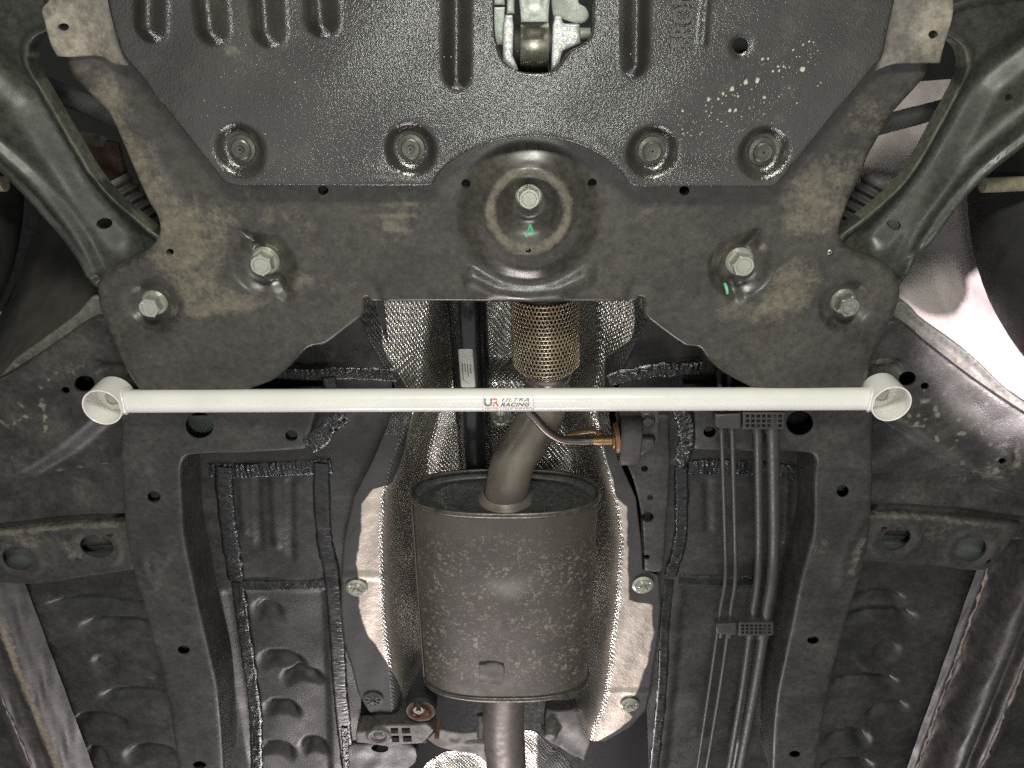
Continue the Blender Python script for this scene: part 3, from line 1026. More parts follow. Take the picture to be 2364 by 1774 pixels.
ZT = Z_FLOOR - 0.0012
tape([(482, 1086), (560, 1088), (660, 1083), (765, 1078)], 42, ZT, floor_l, 1)
tape([(515, 1078), (518, 1140), (530, 1250), (545, 1340)], 42, ZT - 0.002, floor_l, 2, dull=0.3)
tape([(548, 1345), (562, 1450), (578, 1560), (590, 1660), (592, 1790)], 32, ZT, floor_l, 3, dull=0.3, amp=0.0012, ridge=0.024)
tape([(742, 1070), (742, 1140), (748, 1240), (766, 1340), (778, 1480), (785, 1600), (806, 1790)], 40, ZT - 0.002, floor_l, 4, dull=0.6)
tape([(556, 1352), (640, 1353), (760, 1350)], 30, ZT, floor_l, 5, dull=0.5)
tape([(640, 862), (720, 866), (800, 862), (915, 868)], 34, ZT - 0.03, floor_l, 6)
tape([(758, 872), (764, 900), (768, 935)], 34, ZT - 0.032, floor_l, 7)
tape([(798, 958), (765, 980), (740, 1012), (712, 1032)], 44, Z_RAIL - 0.001, rail_l, 8, amp=0.0022)
tape([(795, 1680), (800, 1790)], 18, ZT - 0.004, floor_l, 9)
tape([(1405, 880), (1450, 868), (1520, 856), (1620, 850)], 36, ZT - 0.03, floor_r, 11)
tape([(1570, 945), (1584, 985), (1582, 1040), (1562, 1075)], 42, Z_RAIL - 0.001, rail_r, 12, amp=0.0022)
tape([(1572, 1060), (1574, 1150), (1570, 1250), (1548, 1330)], 32, ZT - 0.002, floor_r, 13, dull=0.35)
tape([(1545, 1340), (1534, 1450), (1528, 1600), (1508, 1790)], 26, ZT, floor_r, 14, dull=0.6)
tape([(1590, 1080), (1680, 1078), (1760, 1084), (1835, 1092)], 42, ZT, floor_r, 15)
tape([(1568, 1338), (1650, 1342), (1750, 1340)], 28, ZT, floor_r, 16, dull=0.5)

# ================================================================== WHEELS, LINERS, ARMS
def fender_liner(side, label):
    if side < 0:
        pts = crv([(-120, 380, 1), (60, 400), (150, 480), (215, 600), (240, 670), (190, 730), (108, 786), (0, 872), (-120, 960, 1)], n=5)
        e0, e1, mat = (0, 872), (235, 690), 'liner_shaded'
        lip = crv([(-120, 945, 1), (0, 868), (36, 828), (108, 776), (181, 721), (218, 682), (245, 690, 1), (250, 720, 1), (195, 769), (108, 838), (0, 905), (-120, 975, 1)], n=5)
    else:
        pts = crv([(2480, 240, 1), (2220, 260), (2060, 320), (1980, 380), (1990, 470), (2060, 640), (2085, 705), (2125, 741), (2233, 820), (2323, 907), (2480, 1010, 1)], n=5)
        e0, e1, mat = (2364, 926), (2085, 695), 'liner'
        lip = crv([(2480, 1000, 1), (2364, 926), (2323, 897), (2233, 812), (2125, 733), (2088, 697), (2060, 700, 1), (2055, 728, 1), (2143, 798), (2233, 867), (2313, 928), (2364, 953), (2480, 1030, 1)], n=5)
    zb = 0.872
    root = thing("fender_liner", P(*( (60, 800) if side < 0 else (2300, 850)), zb), label, "liner")
    a, b = np.array(P(*e0, zb)[:2]), np.array(P(*e1, zb)[:2])
    d = (b - a) / np.linalg.norm(b - a)
    nrm = np.array([-d[1], d[0]])
    if nrm[1] > 0:
        nrm = -nrm
    def rise(xy):
        s = np.clip((xy - a) @ nrm, 0, 1)
        return 0.30 * (1 - np.exp(-s / 0.16)) + 0.02 * sstep((s - 0.05) / 0.03)
    plate("liner_shell", pts, zb, mat, root, feats=[waves(0.004, 0.16, 21 + side)], sp=0.009, thick=0.004, zfun=rise, dust=[dustall(0.05)])
    plate("liner_lip", lip, zb - 0.012, 'lip', root, feats=[rimf(0.006, 0.003)], sp=0.006, thick=0.012, roll=0.003,
          holes=[ell(2239, 813, 9, 5, 25)] if side > 0 else [],
          dust=[dustall(0.08)] + [dustblob(random.uniform(0, 220), random.uniform(700, 880), 8, 0.8) for _ in range(14)] + [dustblob(random.uniform(2090, 2360), random.uniform(720, 930), 8, 0.8) for _ in range(16)])
    return root
fender_liner(-1, "fender liner painted dark as shaded, with a grey lip at the left edge")
fender_liner(1, "fender liner painted pale pink as lamplit, with a grey lip, at the right")

def wheel(x, side, label):
    root = thing("wheel", (x, 0.10, 0.76), label, "wheel", "front wheels")
    W, R = 0.11, 0.30
    prof = [(0.19, -W*0.8), (0.215, -W*1.0), (0.25, -W*1.06), (0.275, -W), (0.292, -W*0.86), (R, -W*0.6)]
    for k in range(-3, 4):
        c = k * W * 0.155
        prof += [(R, c - 0.006), (R - 0.006, c - 0.003), (R - 0.006, c + 0.003), (R, c + 0.006)]
    prof += [(R, W*0.6), (0.292, W*0.86), (0.275, W), (0.25, W*1.06), (0.215, W*1.0), (0.19, W*0.8)]
    lathe("tyre", prof, Vector((x, 0.10, 0.76)), 'tyre', root, axis=(1, 0, 0), n=72, sh=False)
    lathe("rim", [(0.192, -W*0.8), (0.18, -W*0.7), (0.17, 0), (0.16, W*0.5), (0.05, W*0.6), (0.001, W*0.6)], Vector((x, 0.10, 0.76)), 'steel', root, axis=(side, 0, 0), n=40, sh=False)
    return root
wheel(0.700, 1, "black tyre of the wheel at the right edge")
wheel(-0.742, -1, "black tyre of the wheel at the left edge")

arm_l_out = crv([(-90, -40, 1), (120, -40, 1), (140, 60, 1), (112, 74), (87, 87), (74, 112), (72, 152), (87, 195), (119, 260), (163, 336), (203, 401), (253, 456), (311, 499), (375, 545, 1), (390, 600, 1), (300, 655, 1), (232, 662), (210, 645), (188, 605), (145, 546), (108, 506), (61, 452), (0, 390), (-90, 300, 1)], n=5)
ridge_l = crv([(-90, 280), (0, 350), (72, 415), (134, 484), (190, 560), (222, 625)], closed=False, n=5)
chan_l = crv([(-90, 70), (0, 165), (70, 225), (140, 330), (205, 440), (290, 545)], closed=False, n=5)
arm_l = plate("control_arm", arm_l_out, 0.850, 'arm', holes=[ell(233, 521, 15.5, 11.5, 15)],
              feats=[rimf(0.010, 0.006), bead(ridge_l, 30, 0.009), bead(chan_l, 75, -0.014), waves(0.001, 0.12, 31)], sp=0.0034, thick=0.02, roll=0.003,
              dust=[dustall(0.06), dustline(chan_l, 60, 0.12), dustline([(90, 100), (75, 130), (90, 195), (160, 330), (203, 401), (350, 530)], 10, 0.8)])
tag(arm_l, "black stamped control arm with raised rims at the left", "control arm", "control arms")
arm_r_out = crv([(2460, -40, 1), (2250, -10, 1), (2180, 12, 1), (2170, 80, 1), (2195, 92), (2215, 108), (2226, 137), (2222, 174), (2201, 224), (2161, 297), (2128, 358), (2085, 420), (2034, 467), (1935, 540, 1), (1915, 600, 1), (2000, 655, 1), (2066, 662), (2081, 646), (2107, 600), (2143, 564), (2208, 474), (2269, 409), (2364, 333), (2460, 260, 1)], n=5)
ridge_r = crv([(2460, 190), (2364, 262), (2260, 350), (2180, 440), (2110, 545), (2080, 625)], closed=False, n=5)
chan_r = crv([(2460, 40), (2364, 110), (2270, 190), (2205, 300), (2130, 420), (2020, 545)], closed=False, n=5)
arm_r = plate("control_arm", arm_r_out, 0.850, 'arm', holes=[ell(2329, 226, 9.5, 8), ell(2070, 523, 13, 11, -15)],
              feats=[rimf(0.010, 0.006), bead(ridge_r, 30, 0.006), bead(chan_r, 60, -0.014), waves(0.001, 0.12, 33)], sp=0.0034, thick=0.02, roll=0.003,
              dust=[dustall(0.06), dustline(chan_r, 60, 0.12), dustline([(2215, 108), (2226, 137), (2201, 224), (2128, 358), (2085, 420), (1990, 500)], 10, 0.8)])
tag(arm_r, "black stamped control arm with raised rims at the right", "control arm", "control arms")

# rods and boots seen through the gaps beside the arms
def rod(name, a, b, z, rpx, mat, label, cat, group=None):
    p0, p1 = P(*a, z), P(*b, z)
    r = rpx * mpp((a[1]+b[1])/2, z)
    d = p1 - p0
    pts = [p0.lerp(p1, k/10) for k in range(11)]
    rr = [r, r, r*1.02, r, r, r*0.97, r*0.97, r, r, r*1.02, r]
    o = tube(name, pts, rr, mat, None, n=24)
    return tag(o, label, cat, group)
rod("steering_rod", (20, 165), (300, 285), 0.95, 24, 'steel', "grey steering rod seen through the gap beside the left control arm", "rod", "steering rods")
rod("steering_rod", (2330, 212), (1990, 300), 0.95, 22, 'steel', "grey steering rod seen through the gap beside the right control arm", "rod", "steering rods")
rod("tie_rod", (2268, 428), (2480, 420), 0.90, 17, 'yellowed', "yellowed tie rod end in front of the right tyre", "rod", "tie rods")
rod("tie_rod", (12, 425), (-120, 425), 0.90, 17, 'yellowed', "tip of a pale tie rod at the left edge", "rod", "tie rods")

def boot(a, b, z, r0, r1, label):
    p0, p1 = P(*a, z), P(*b, z)
    n = 44
    pts, rr = [], []
    for k in range(n + 1):
        t = k / n
        pts.append(p0.lerp(p1, t))
        rr.append((r0 + (r1 - r0) * t) * mpp(a[1], z) * (1 + 0.13 * math.sin(t * 2 * math.pi * 7)))
    root = thing("shaft_boot", p0, label, "boot", "ribbed rubber boots")
    tube("bellows", pts, rr, 'rubber_grey', root, n=28)
    tube("clamp", [p0.lerp(p1, -0.04), p0.lerp(p1, 0.04)], r0 * mpp(a[1], z) * 1.08, 'steel', root, n=28)
    return root
boot((262, 425), (360, 560), 0.93, 38, 62, "ribbed rubber boot in the gap beside the left control arm")
boot((2030, 425), (1935, 560), 0.93, 38, 62, "ribbed rubber boot in the gap beside the right control arm")
o = plate("inner_bracket", [(195, 335), (235, 345), (243, 325), (272, 332), (290, 410), (240, 415), (205, 400)], 0.955, 'rustred', feats=[dome(250, 370, 10, 25, 0.006)], sp=0.006, thick=0.006)
tag(o, "rust red bracket deep in the gap by the left control arm", "bracket")

# ================================================================== SUBFRAME
sub_root = thing("subframe", P(1200, 600, Z_SUB), "wide black stamped steel subframe with dusty patches and five hex bolts", "subframe")
sub_out = crv([(150, 100, 1), (155, 132), (166, 170), (203, 213), (250, 262), (275, 311), (307, 383), (344, 467), (362, 506), (365, 540), (347, 572), (307, 597), (246, 626), (226, 648), (221, 672), (231, 724), (253, 774), (282, 832), (303, 870, 1),
               (330, 912, 1), (560, 905, 1), (579, 898), (633, 879), (669, 850), (705, 812), (722, 803), (745, 799), (763, 789), (800, 760), (834, 734), (842, 720, 1), (840, 694), (846, 689), (851, 694), (854, 700, 1),
               (1472, 699, 1), (1474, 692), (1479, 688), (1485, 692), (1486, 724, 1), (1500, 742), (1580, 800), (1600, 803), (1615, 806), (1629, 825), (1658, 854), (1687, 872), (1738, 896), (1760, 905, 1), (1985, 905, 1),
               (2005, 860, 1), (2009, 830), (2038, 781), (2059, 745), (2078, 697), (2079, 660), (2070, 637), (2045, 611), (2009, 597), (1969, 579), (1948, 560), (1940, 535), (1947, 506), (1962, 463), (1991, 405), (2005, 365), (2031, 318), (2049, 282), (2078, 246), (2121, 199), (2143, 170), (2147, 110, 1), (1450, 110, 1), (1400, 250, 1), (1080, 250, 1), (1040, 110, 1)], n=4)
sub_feats = [
    dome(1220, 500, 105, 178, 0.013), ring(1220, 481, 88, 26, 0.004), dome(1221, 470, 34, 74, -0.014),
    bead([(1090, 640), (1150, 668), (1220, 676), (1290, 668), (1350, 640)], 36, 0.006),
    dome(607, 612, 40, 82, -0.010), bead([(585, 570), (560, 545)], 20, -0.005), bead([(640, 655), (660, 680)], 22, -0.006),
    dome(352, 708, 34, 66, -0.007), dome(1713, 616, 40, 82, -0.010), bead([(1730, 572), (1748, 545)], 20, -0.005), bead([(1690, 660), (1700, 690)], 20, -0.006), dome(1956, 706, 34, 66, -0.007),
    pstep([(300, 860), (420, 770), (640, 770), (560, 915), (300, 915)], 90, 0.004), pstep([(2010, 860), (1890, 770), (1680, 770), (1740, 915), (2010, 915)], 90, 0.004),
    pstep([(120, 100), (160, 190), (240, 270), (330, 460), (395, 470), (330, 330), (240, 200), (240, 100)], 40, 0.003),
    bead([(870, 690), (855, 655)], 26, -0.003), bead([(1455, 690), (1470, 655)], 26, -0.003), waves(0.0012, 0.13, 41)]
sub_dust = [dustall(0.02), dustblob(420, 560, 150, 0.55, 130), dustblob(330, 420, 90, 0.42, 130), dustblob(230, 210, 90, 0.38), dustblob(600, 480, 170, 0.30, 70), dustblob(480, 690, 160, 0.42, 60),
            dustblob(760, 660, 130, 0.25, 50), dustline([(700, 640), (600, 700), (430, 720)], 30, 0.25),
            dustblob(1880, 470, 110, 0.50, 130), dustblob(1990, 300, 90, 0.32, 130), dustblob(1830, 660, 90, 0.55, 80), dustblob(1740, 720, 120, 0.40, 50), dustblob(1650, 480, 170, 0.18, 60), dustblob(1560, 640, 110, 0.15),
            ring(1221, 481, 88, 24, 0.62), dustblob(930, 480, 90, 0.32, 60), dustblob(900, 540, 80, 0.28, 50), dustline([(870, 470), (960, 470)], 7, 0.25), dustline([(870, 500), (960, 500)], 7, 0.25), dustline([(870, 530), (950, 530)], 7, 0.25),
            dustblob(1480, 500, 70, 0.22, 60), dustblob(700, 560, 120, 0.22, 60), dustblob(280, 320, 60, 0.3, 120), dustblob(1985, 325, 40, -0.9, 18), dustblob(190, 190, 30, -0.5, 18),
            # kept clean round the bolts
            dome(607, 612, 58, 88, -1.0), dome(352, 705, 50, 80, -1.0), dome(1713, 616, 58, 86, -1.0), dome(1956, 704, 55, 85, -1.0), dome(1221, 465, 52, 70, -0.6)]
sub = plate("pressed_panel", sub_out, Z_SUB, 'subframe', sub_root,
            holes=[ell(1076, 424, 11, 10.5), ell(1367, 423, 11, 10.5), ell(1219, 569, 6.5, 6), ell(746, 440, 12, 11), ell(1580, 441, 12, 11), ell(392, 583, 9, 8.5), ell(1916, 583, 8, 7.5)],
            feats=sub_feats, sp=0.0048, thick=0.030, hthick=0.010, roll=0.0055, dust=sub_dust)
sub_z = o_at[sub.name]
s_ = mpp(620, Z_SUB)
for (x, y, r, rot) in ((607, 608, 25, 0.3), (352, 704, 23, 0.05), (1221, 452, 24, 0.2), (1713, 610, 25, 0.9), (1953, 702, 24, 0.5)):
    q = sub_z(x, y)
    bolt(q + Vector((0, 0, 0.0005)), r * mpp(y, Z_SUB), sub_root, 'zinc' if x != 1953 else 'zinc_dull', rot=rot, hh=1.25)
# screw tip in the right small hole
lathe("screw_tip", [(0.001, 0.0), (0.0032, 0.0), (0.0032, 0.004), (0.002, 0.005), (0.001, 0.005)], P(1916, 583, Z_SUB) + Vector((0, 0, 0.004)), 'zinc_dull', sub_root, n=12)
# green pen marks
def ribbon(path, w, name, mat, parent, zf, lift=0.0007):
    pts = [zf(x, y) - Vector((0, 0, lift)) for x, y in path]
    v, f = [], []
    for i, q in enumerate(pts):
        d = (pts[min(i+1, len(pts)-1)] - pts[max(0, i-1)]); d.z = 0; d.normalize()
        n_ = Vector((-d.y, d.x, 0)) * (w[i] if isinstance(w, list) else w)
        v += [q + n_, q - n_, q - n_*0.9 + Vector((0, 0, 0.0009)), q + n_*0.9 + Vector((0, 0, 0.0009))]
    for i in range(len(pts)-1):
        b = i*4
        for k in range(4):
            f.append((b+k, b+(k+1) % 4, b+4+(k+1) % 4, b+4+k))
    return v, f
parts = [ribbon([(1214, 541), (1217, 532), (1221, 524), (1223, 517)], 0.0009, '', '', None, sub_z), ribbon([(1223, 517), (1227, 524), (1230, 531), (1235, 535)], 0.0011, '', '', None, sub_z), ribbon([(1220, 530), (1225, 528), (1230, 531)], 0.0010, '', '', None, sub_z)]
v, f = join(parts)
o = obj("paint_mark", mesh_from("paint_mark", v, f, False), 'green', sub_root); o["label"] = "green paint pen letter A"
v, f = ribbon([(1675, 660), (1677, 666), (1679, 674), (1681, 681)], [0.0022, 0.0026, 0.0022, 0.0008], '', '', None, sub_z)
o = obj("paint_mark", mesh_from("paint_mark", v, f, False), 'green', sub_root); o["label"] = "green paint pen stroke"
# muddy tabs at the upper corners
plate("mount_tab", crv([(112, -30, 1), (112, 0), (97, 22), (103, 47), (116, 105), (130, 131, 1), (155, 133), (231, 131), (262, 148), (296, 152, 1), (300, -30, 1)], n=4), Z_SUB - 0.010, 'tab', sub_root,
      holes=[ell(147, 63, 12.5, 9)], feats=[waves(0.002, 0.05, 51), pstep([(250, -30), (275, 100), (320, 150), (320, -30)], 18, -0.006)], sp=0.005, thick=0.003, roll=0.002,
      dust=[dustblob(160, 90, 90, 0.5), dustall(0.12)])
plate("mount_tab", crv([(2040, -30, 1), (2020, 165, 1), (2060, 150), (2121, 147), (2172, 147, 1), (2180, 120), (2188, 94), (2199, 40), (2203, -30, 1)], n=4), Z_SUB - 0.010, 'tab', sub_root,
      holes=[ell(2153, 80, 12, 10)], feats=[waves(0.002, 0.05, 52), pstep([(2020, -30), (2020, 150), (2060, 130), (2085, -30)], 20, -0.006)], sp=0.005, thick=0.003, roll=0.002,
      dust=[dustblob(2160, 60, 70, 0.45), dustall(0.12)])

# ================================================================== SKID PLATE
cov_root = thing("engine_undercover", P(1200, 250, Z_COVER), "glossy lumpy black skid plate with pressed beads and four bolts", "skid plate")
cov_out = crv([(244, -40, 1), (246, 0), (253, 36), (268, 94), (282, 130), (303, 155), (400, 275), (505, 407), (520, 422), (545, 428, 1), (800, 429), (970, 430), (997, 425), (1011, 404), (1040, 374), (1091, 344), (1142, 327), (1196, 318), (1239, 316), (1286, 321), (1341, 336), (1395, 365), (1431, 394), (1447, 416), (1468, 430), (1580, 431, 1), (1770, 432), (1792, 427), (1815, 403), (1864, 344), (1926, 268), (2016, 159), (2036, 135), (2052, 65), (2067, 0), (2075, -40, 1)], n=4)
cut = crv([(1142, -20, 1), (1142, 65), (1149, 108), (1163, 141), (1192, 163), (1225, 170), (1265, 168), (1288, 156), (1312, 123), (1345, 104), (1364, 85), (1369, 60), (1370, -20, 1)], n=5)
cov_feats = [bead([(1055, -60), (1055, 172)], 38, 0.015, 0.0), bead([(1466, -60), (1464, 145)], 37, 0.015, 0.0),
             bead([(350, -60), (349, 62)], 42, 0.013, 0.0), bead([(480, -60), (492, 64)], 46, 0.015, 0.0), bead([(612, -60), (622, 70)], 46, 0.015, 0.0), bead([(738, -60), (745, 46)], 46, 0.015, 0.0),
             bead([(1634, -40), (1622, 103)], 9, 0.003, 0.3), dome(1710, 106, 16, 30, -0.002), waves(0.0014, 0.12, 61)]
cov_bolts = ((553, 347), (947, 346), (1507, 351), (1765, 354))
for x, y in cov_bolts:
    cov_feats.append(dome(x, y, 38, 62, -0.009))
cov_feats.append(pstep([(500, 440), (800, 400), (1000, 400), (1030, 385), (1100, 330), (1240, 300), (1370, 335), (1440, 395), (1800, 400), (1800, 440), (1200, 480)], 40, 0.0015))
cov_dust = [dustblob(380, 180, 110, 0.32, 120), dustblob(560, 180, 120, 0.22), dustline([(290, 160), (520, 420)], 30, 0.22), dustline([(860, 405), (970, 418)], 14, 0.6), dustblob(990, 360, 40, 0.3),
            dustblob(1850, 230, 150, 0.18), dustblob(1780, 300, 60, 0.2), dustblob(1800, 340, 20, 0.4), dustblob(540, 120, 30, 0.4, 25), dustblob(960, 285, 45, 0.35, 14)]
# the cutout reaches the top edge, so it is part of the outline
full = cov_out[:]
start = min(range(len(full)), key=lambda i: math.hypot(full[i][0]-2075, full[i][1]+40))
order = full[:start+1] + [(1370, -40)] + [q for q in reversed(cut) if q[1] > -20] + [(1142, -40)]
cov = plate("pressed_sheet", order, Z_COVER, 'cover', cov_root, holes=[ell(1710, 106, 18, 18.5)], feats=cov_feats, sp=0.0036, thick=0.0028, roll=0.0022, dust=cov_dust)
cov_z = o_at[cov.name]
for i, (x, y) in enumerate(cov_bolts):
    q = cov_z(x, y)
    r = 24 * mpp(y, Z_COVER)
    if i in (0, 1):
        prof = [(0.001, 0), (r*1.30, 0), (r*1.36, r*0.1), (r*1.30, r*0.24), (r*0.95, r*0.30), (r*0.95, r*0.62), (r*0.82, r*0.70), (r*0.44, r*0.70), (r*0.44, r*0.60), (r*0.30, r*0.58), (r*0.30, r*0.72), (0.001, r*0.72)]
    else:
        prof = [(0.001, 0), (r*1.30, 0), (r*1.36, r*0.1), (r*1.30, r*0.24), (r*0.92, r*0.30), (r*0.92, r*0.75), (r*0.80, r*0.85), (r*0.60, r*0.82), (0.001, r*0.80)]
    lathe("bolt", prof, q, 'bolt_dark', cov_root, n=28)

# pressed letters, reading up the plate: F R O N T
def text_mesh(txt, size=1.0, shear=0.0, bold=0.0, spacing=1.0):
    cu = bpy.data.curves.new("text", 'FONT')
    cu.body = txt
    cu.size = size
    cu.shear = shear
    cu.offset = bold
    cu.space_character = spacing
    cu.resolution_u = 3
    o = bpy.data.objects.new("text", cu)
    COL.objects.link(o)
    dg = bpy.context.evaluated_depsgraph_get()
    me = bpy.data.meshes.new_from_object(o.evaluated_get(dg))
    bpy.data.objects.remove(o)
    bpy.data.curves.remove(cu)
    v = np.array([tuple(q.co) for q in me.vertices])
    f = [tuple(p.vertices) for p in me.polygons]
    bpy.data.meshes.remove(me)
    return v, f
def solid_text(v, f, fmap, depth):
    """map flat text to the surface and give it thickness towards the viewer"""
    n = len(v)
    V = [fmap(x, y, 0.0) for x, y, _ in v] + [fmap(x, y, depth) for x, y, _ in v]
    ed = {}
    for q in f:
        for i in range(len(q)):
            a, b = q[i], q[(i+1) % len(q)]
            ed[(a, b)] = ed.get((a, b), 0) + 1
    Fs = [tuple(i + n for i in q) for q in f]
    for (a, b) in ed:
        if (b, a) not in ed:
            Fs.append((a, b, b+n, a+n))
    return V, Fs
tv, tf = text_mesh("FRONT", 1.0, 0, 0.03, 1.02)
hgt = tv[:, 1].max()
kx = 46.0 / hgt
def fm(x, y, d):
    px, py = 1591 - y * kx + x * kx * 0.06, 111 - x * kx * 0.80
    q = P(px, max(py, -60), Z_COVER)
    return cov_z(px, max(py, -60)) - Vector((0, 0, d - 0.0004))
V, Fs = solid_text(tv, tf, fm, 0.0042)
o = obj("embossed_lettering", mesh_from("embossed_lettering", V, Fs, False), 'lightened', cov_root)
o["label"] = "raised letters FRONT pressed into the plate"
# dried droplets
parts = []
def drop(x, y, r):
    q = cov_z(x, y)
    R = r * mpp(y, Z_COVER)
    n = 9
    ph = [random.uniform(0.7, 1.3) for _ in range(n)]
    v = [q - Vector((0, 0, 0.0006))] + [q + Vector((R*ph[k]*math.cos(6.283*k/n), R*ph[k]*math.sin(6.283*k/n), -0.0002)) for k in range(n)]
    v += [q + Vector((R*ph[k]*math.cos(6.283*k/n), R*ph[k]*math.sin(6.283*k/n), 0.0006)) for k in range(n)]
    f = [(0, 1+k, 1+(k+1) % n) for k in range(n)] + [(1+k, 1+(k+1) % n, 1+n+(k+1) % n, 1+n+k) for k in range(n)]
    parts.append((v, f))
for x, y, r in ((1636, 229, 4.5), (1690, 206, 6), (1722, 189, 5.5), (1749, 186, 5.5), (1670, 217, 4), (1659, 229, 3), (1760, 137, 4), (1773, 136, 3), (1799, 164, 3), (1576, 256, 3), (1854, 104, 3), (1831, 116, 2.5), (1868, 96, 2.5), (1878, 98, 2), (1686, 256, 4), (1699, 255, 3.5), (1765, 226, 3.5), (1704, 223, 3), (1785, 165, 2.5), (1796, 154, 2.5), (1809, 154, 2.5), (1823, 156, 2), (1852, 160, 6)):
    drop(x, y, r)
for k in range(60):
    t = random.random()
    x = 1565 + 330 * t + random.gauss(0, 6)
    y = (285 - 175 * t if random.random() < 0.45 else 318 - 130 * t) + random.gauss(0, 10)
    drop(x, y, random.uniform(0.9, 2.0))
for k in range(50):
    drop(random.uniform(400, 1800), random.uniform(110, 330), random.uniform(0.6, 1.5))
v, f = join(parts)
o = obj("paint_splatter", mesh_from("paint_splatter", v, f), 'splat', cov_root)
o["kind"] = "stuff"

# mount seen through the cutout
ZM = 0.852
mt = thing("engine_mount", P(1235, 100, ZM), "bright metal engine mount with round bush seen through the skid plate cutout", "engine mount")
s_m = mpp(90, ZM)
def ppoly(name, pts, z, mat, parent, thick=0.02, roll=0.001, sp=0.004, feats=(), holes=()):
    return plate(name, pts, z, mat, parent, feats=feats, sp=sp, thick=thick, roll=roll, holes=holes, dust=[])
c0, c1 = P(1201, 103, ZM + 0.012), P(1266, 103, ZM + 0.012)
R = 48 * s_m
tube("bush_sleeve", [c0, c0.lerp(c1, 0.02), c0.lerp(c1, 0.98), c1], [R*0.97, R, R, R*0.97], 'barrel', mt, n=48)
tube("bush_rubber", [c0 + Vector((-0.006, 0, 0)), c1 + Vector((0.006, 0, 0))], R*0.88, 'rubber', mt, n=40)
ppoly("mount_arm", crv([(1200, -60, 1), (1196, -20), (1200, 15), (1203, 52, 1), (1266, 52, 1), (1268, 15), (1272, -20), (1268, -60, 1)], n=4), ZM - 0.030, 'cast', mt, feats=[ring(1234, -6, 28, 4, 0.002), dome(1234, -6, 22, 27, -0.002)], thick=0.03)
ppoly("mount_ear", [(1167, 36), (1183, 36), (1186, 60), (1184, 130), (1196, 160), (1190, 175), (1160, 160), (1161, 60)], ZM - 0.012, 'passivated', mt, thick=0.03)
ppoly("mount_ear", crv([(1281, 38, 1), (1297, 38, 1), (1299, 50), (1306, 56), (1338, 57, 1), (1340, 100, 1), (1300, 118, 1), (1296, 130), (1290, 150), (1272, 165, 1), (1276, 60, 1)], n=3), ZM - 0.012, 'passivated', mt, thick=0.03)
ppoly("casting", crv([(1275, -60, 1), (1276, 36), (1296, 44), (1340, 55), (1358, 40), (1352, 18), (1335, 5), (1340, -60, 1)], n=4), ZM + 0.018, 'cast', mt, thick=0.03, feats=[waves(0.004, 0.05, 71)])
ppoly("casting", [(1130, 17), (1165, 17), (1165, 105), (1130, 105)], ZM + 0.01, 'cast', mt, thick=0.03)
ppoly("casting", [(1130, -60), (1165, -60), (1165, 12), (1130, 12)], ZM + 0.01, 'cast', mt, thick=0.03)
ppoly("casting", [(1170, -60), (1188, -60), (1188, 32), (1170, 32)], ZM + 0.012, 'cast', mt, thick=0.03)
q0, q1 = P(1338, 80, ZM + 0.004), P(1362, 80, ZM + 0.004)
pts = [q0.lerp(q1, k/24) for k in range(25)]
tube("bolt_thread", pts, [14 * s_m * (1 + 0.05 * (1 if k % 4 < 2 else -1)) for k in range(25)], 'cast', mt, n=20)
ppoly("bush_base", [(1195, 150), (1262, 150), (1270, 180), (1190, 180)], ZM + 0.02, 'rubber', mt, thick=0.02)

# ================================================================== HEAT SHIELD
stn = [(600, 780, 985, 1385, 1510), (690, 815, 980, 1390, 1500), (745, 834, 972, 1398, 1492), (800, 860, 966, 1402, 1462), (890, 912, 958, 1398, 1418), (960, 903, 945, 1372, 1405), (1060, 862, 905, 1398, 1428),
       (1150, 816, 882, 1424, 1468), (1250, 793, 878, 1438, 1480), (1315, 788, 880, 1432, 1484), (1330, 788, 881, 1430, 1522), (1405, 786, 883, 1426, 1527), (1480, 792, 890, 1416, 1520), (1540, 812, 900, 1410, 1510), (1600, 826, 905, 1400, 1502), (1640, 850, 906, 1392, 1492), (1680, 895, 912, 1372, 1455), (1712, 915, 925, 1368, 1395)]
ZS = 0.896
A = np.array(stn, float)
def bl(py):
    t = np.interp(py, [600, 700, 740, 800, 840, 890, 960, 1060, 1120, 1128, 1165, 1222, 1303, 1345, 1405, 1465, 1490, 1540, 1580, 1720], [850, 870, 878, 884, 905, 938, 952, 930, 905, 862, 834, 834, 822, 828, 830, 846, 868, 899, 925, 950])
    return t
def br(py):
    return np.interp(py, [600, 700, 745, 785, 800, 830, 890, 960, 1060, 1150, 1170, 1320, 1388, 1396, 1465, 1538, 1595, 1608, 1616, 1640, 1656, 1690, 1712],
                     [1440, 1462, 1466, 1455, 1432, 1396, 1396, 1375, 1400, 1424, 1446, 1450, 1452, 1506, 1508, 1492, 1470, 1466, 1432, 1445, 1462, 1420, 1380])
pys = np.concatenate([np.arange(600, 1712, 5), [1712]])
ncol = 84
V, Fs, blk, emb = [], [], [], []
r9 = np.random.default_rng(4)
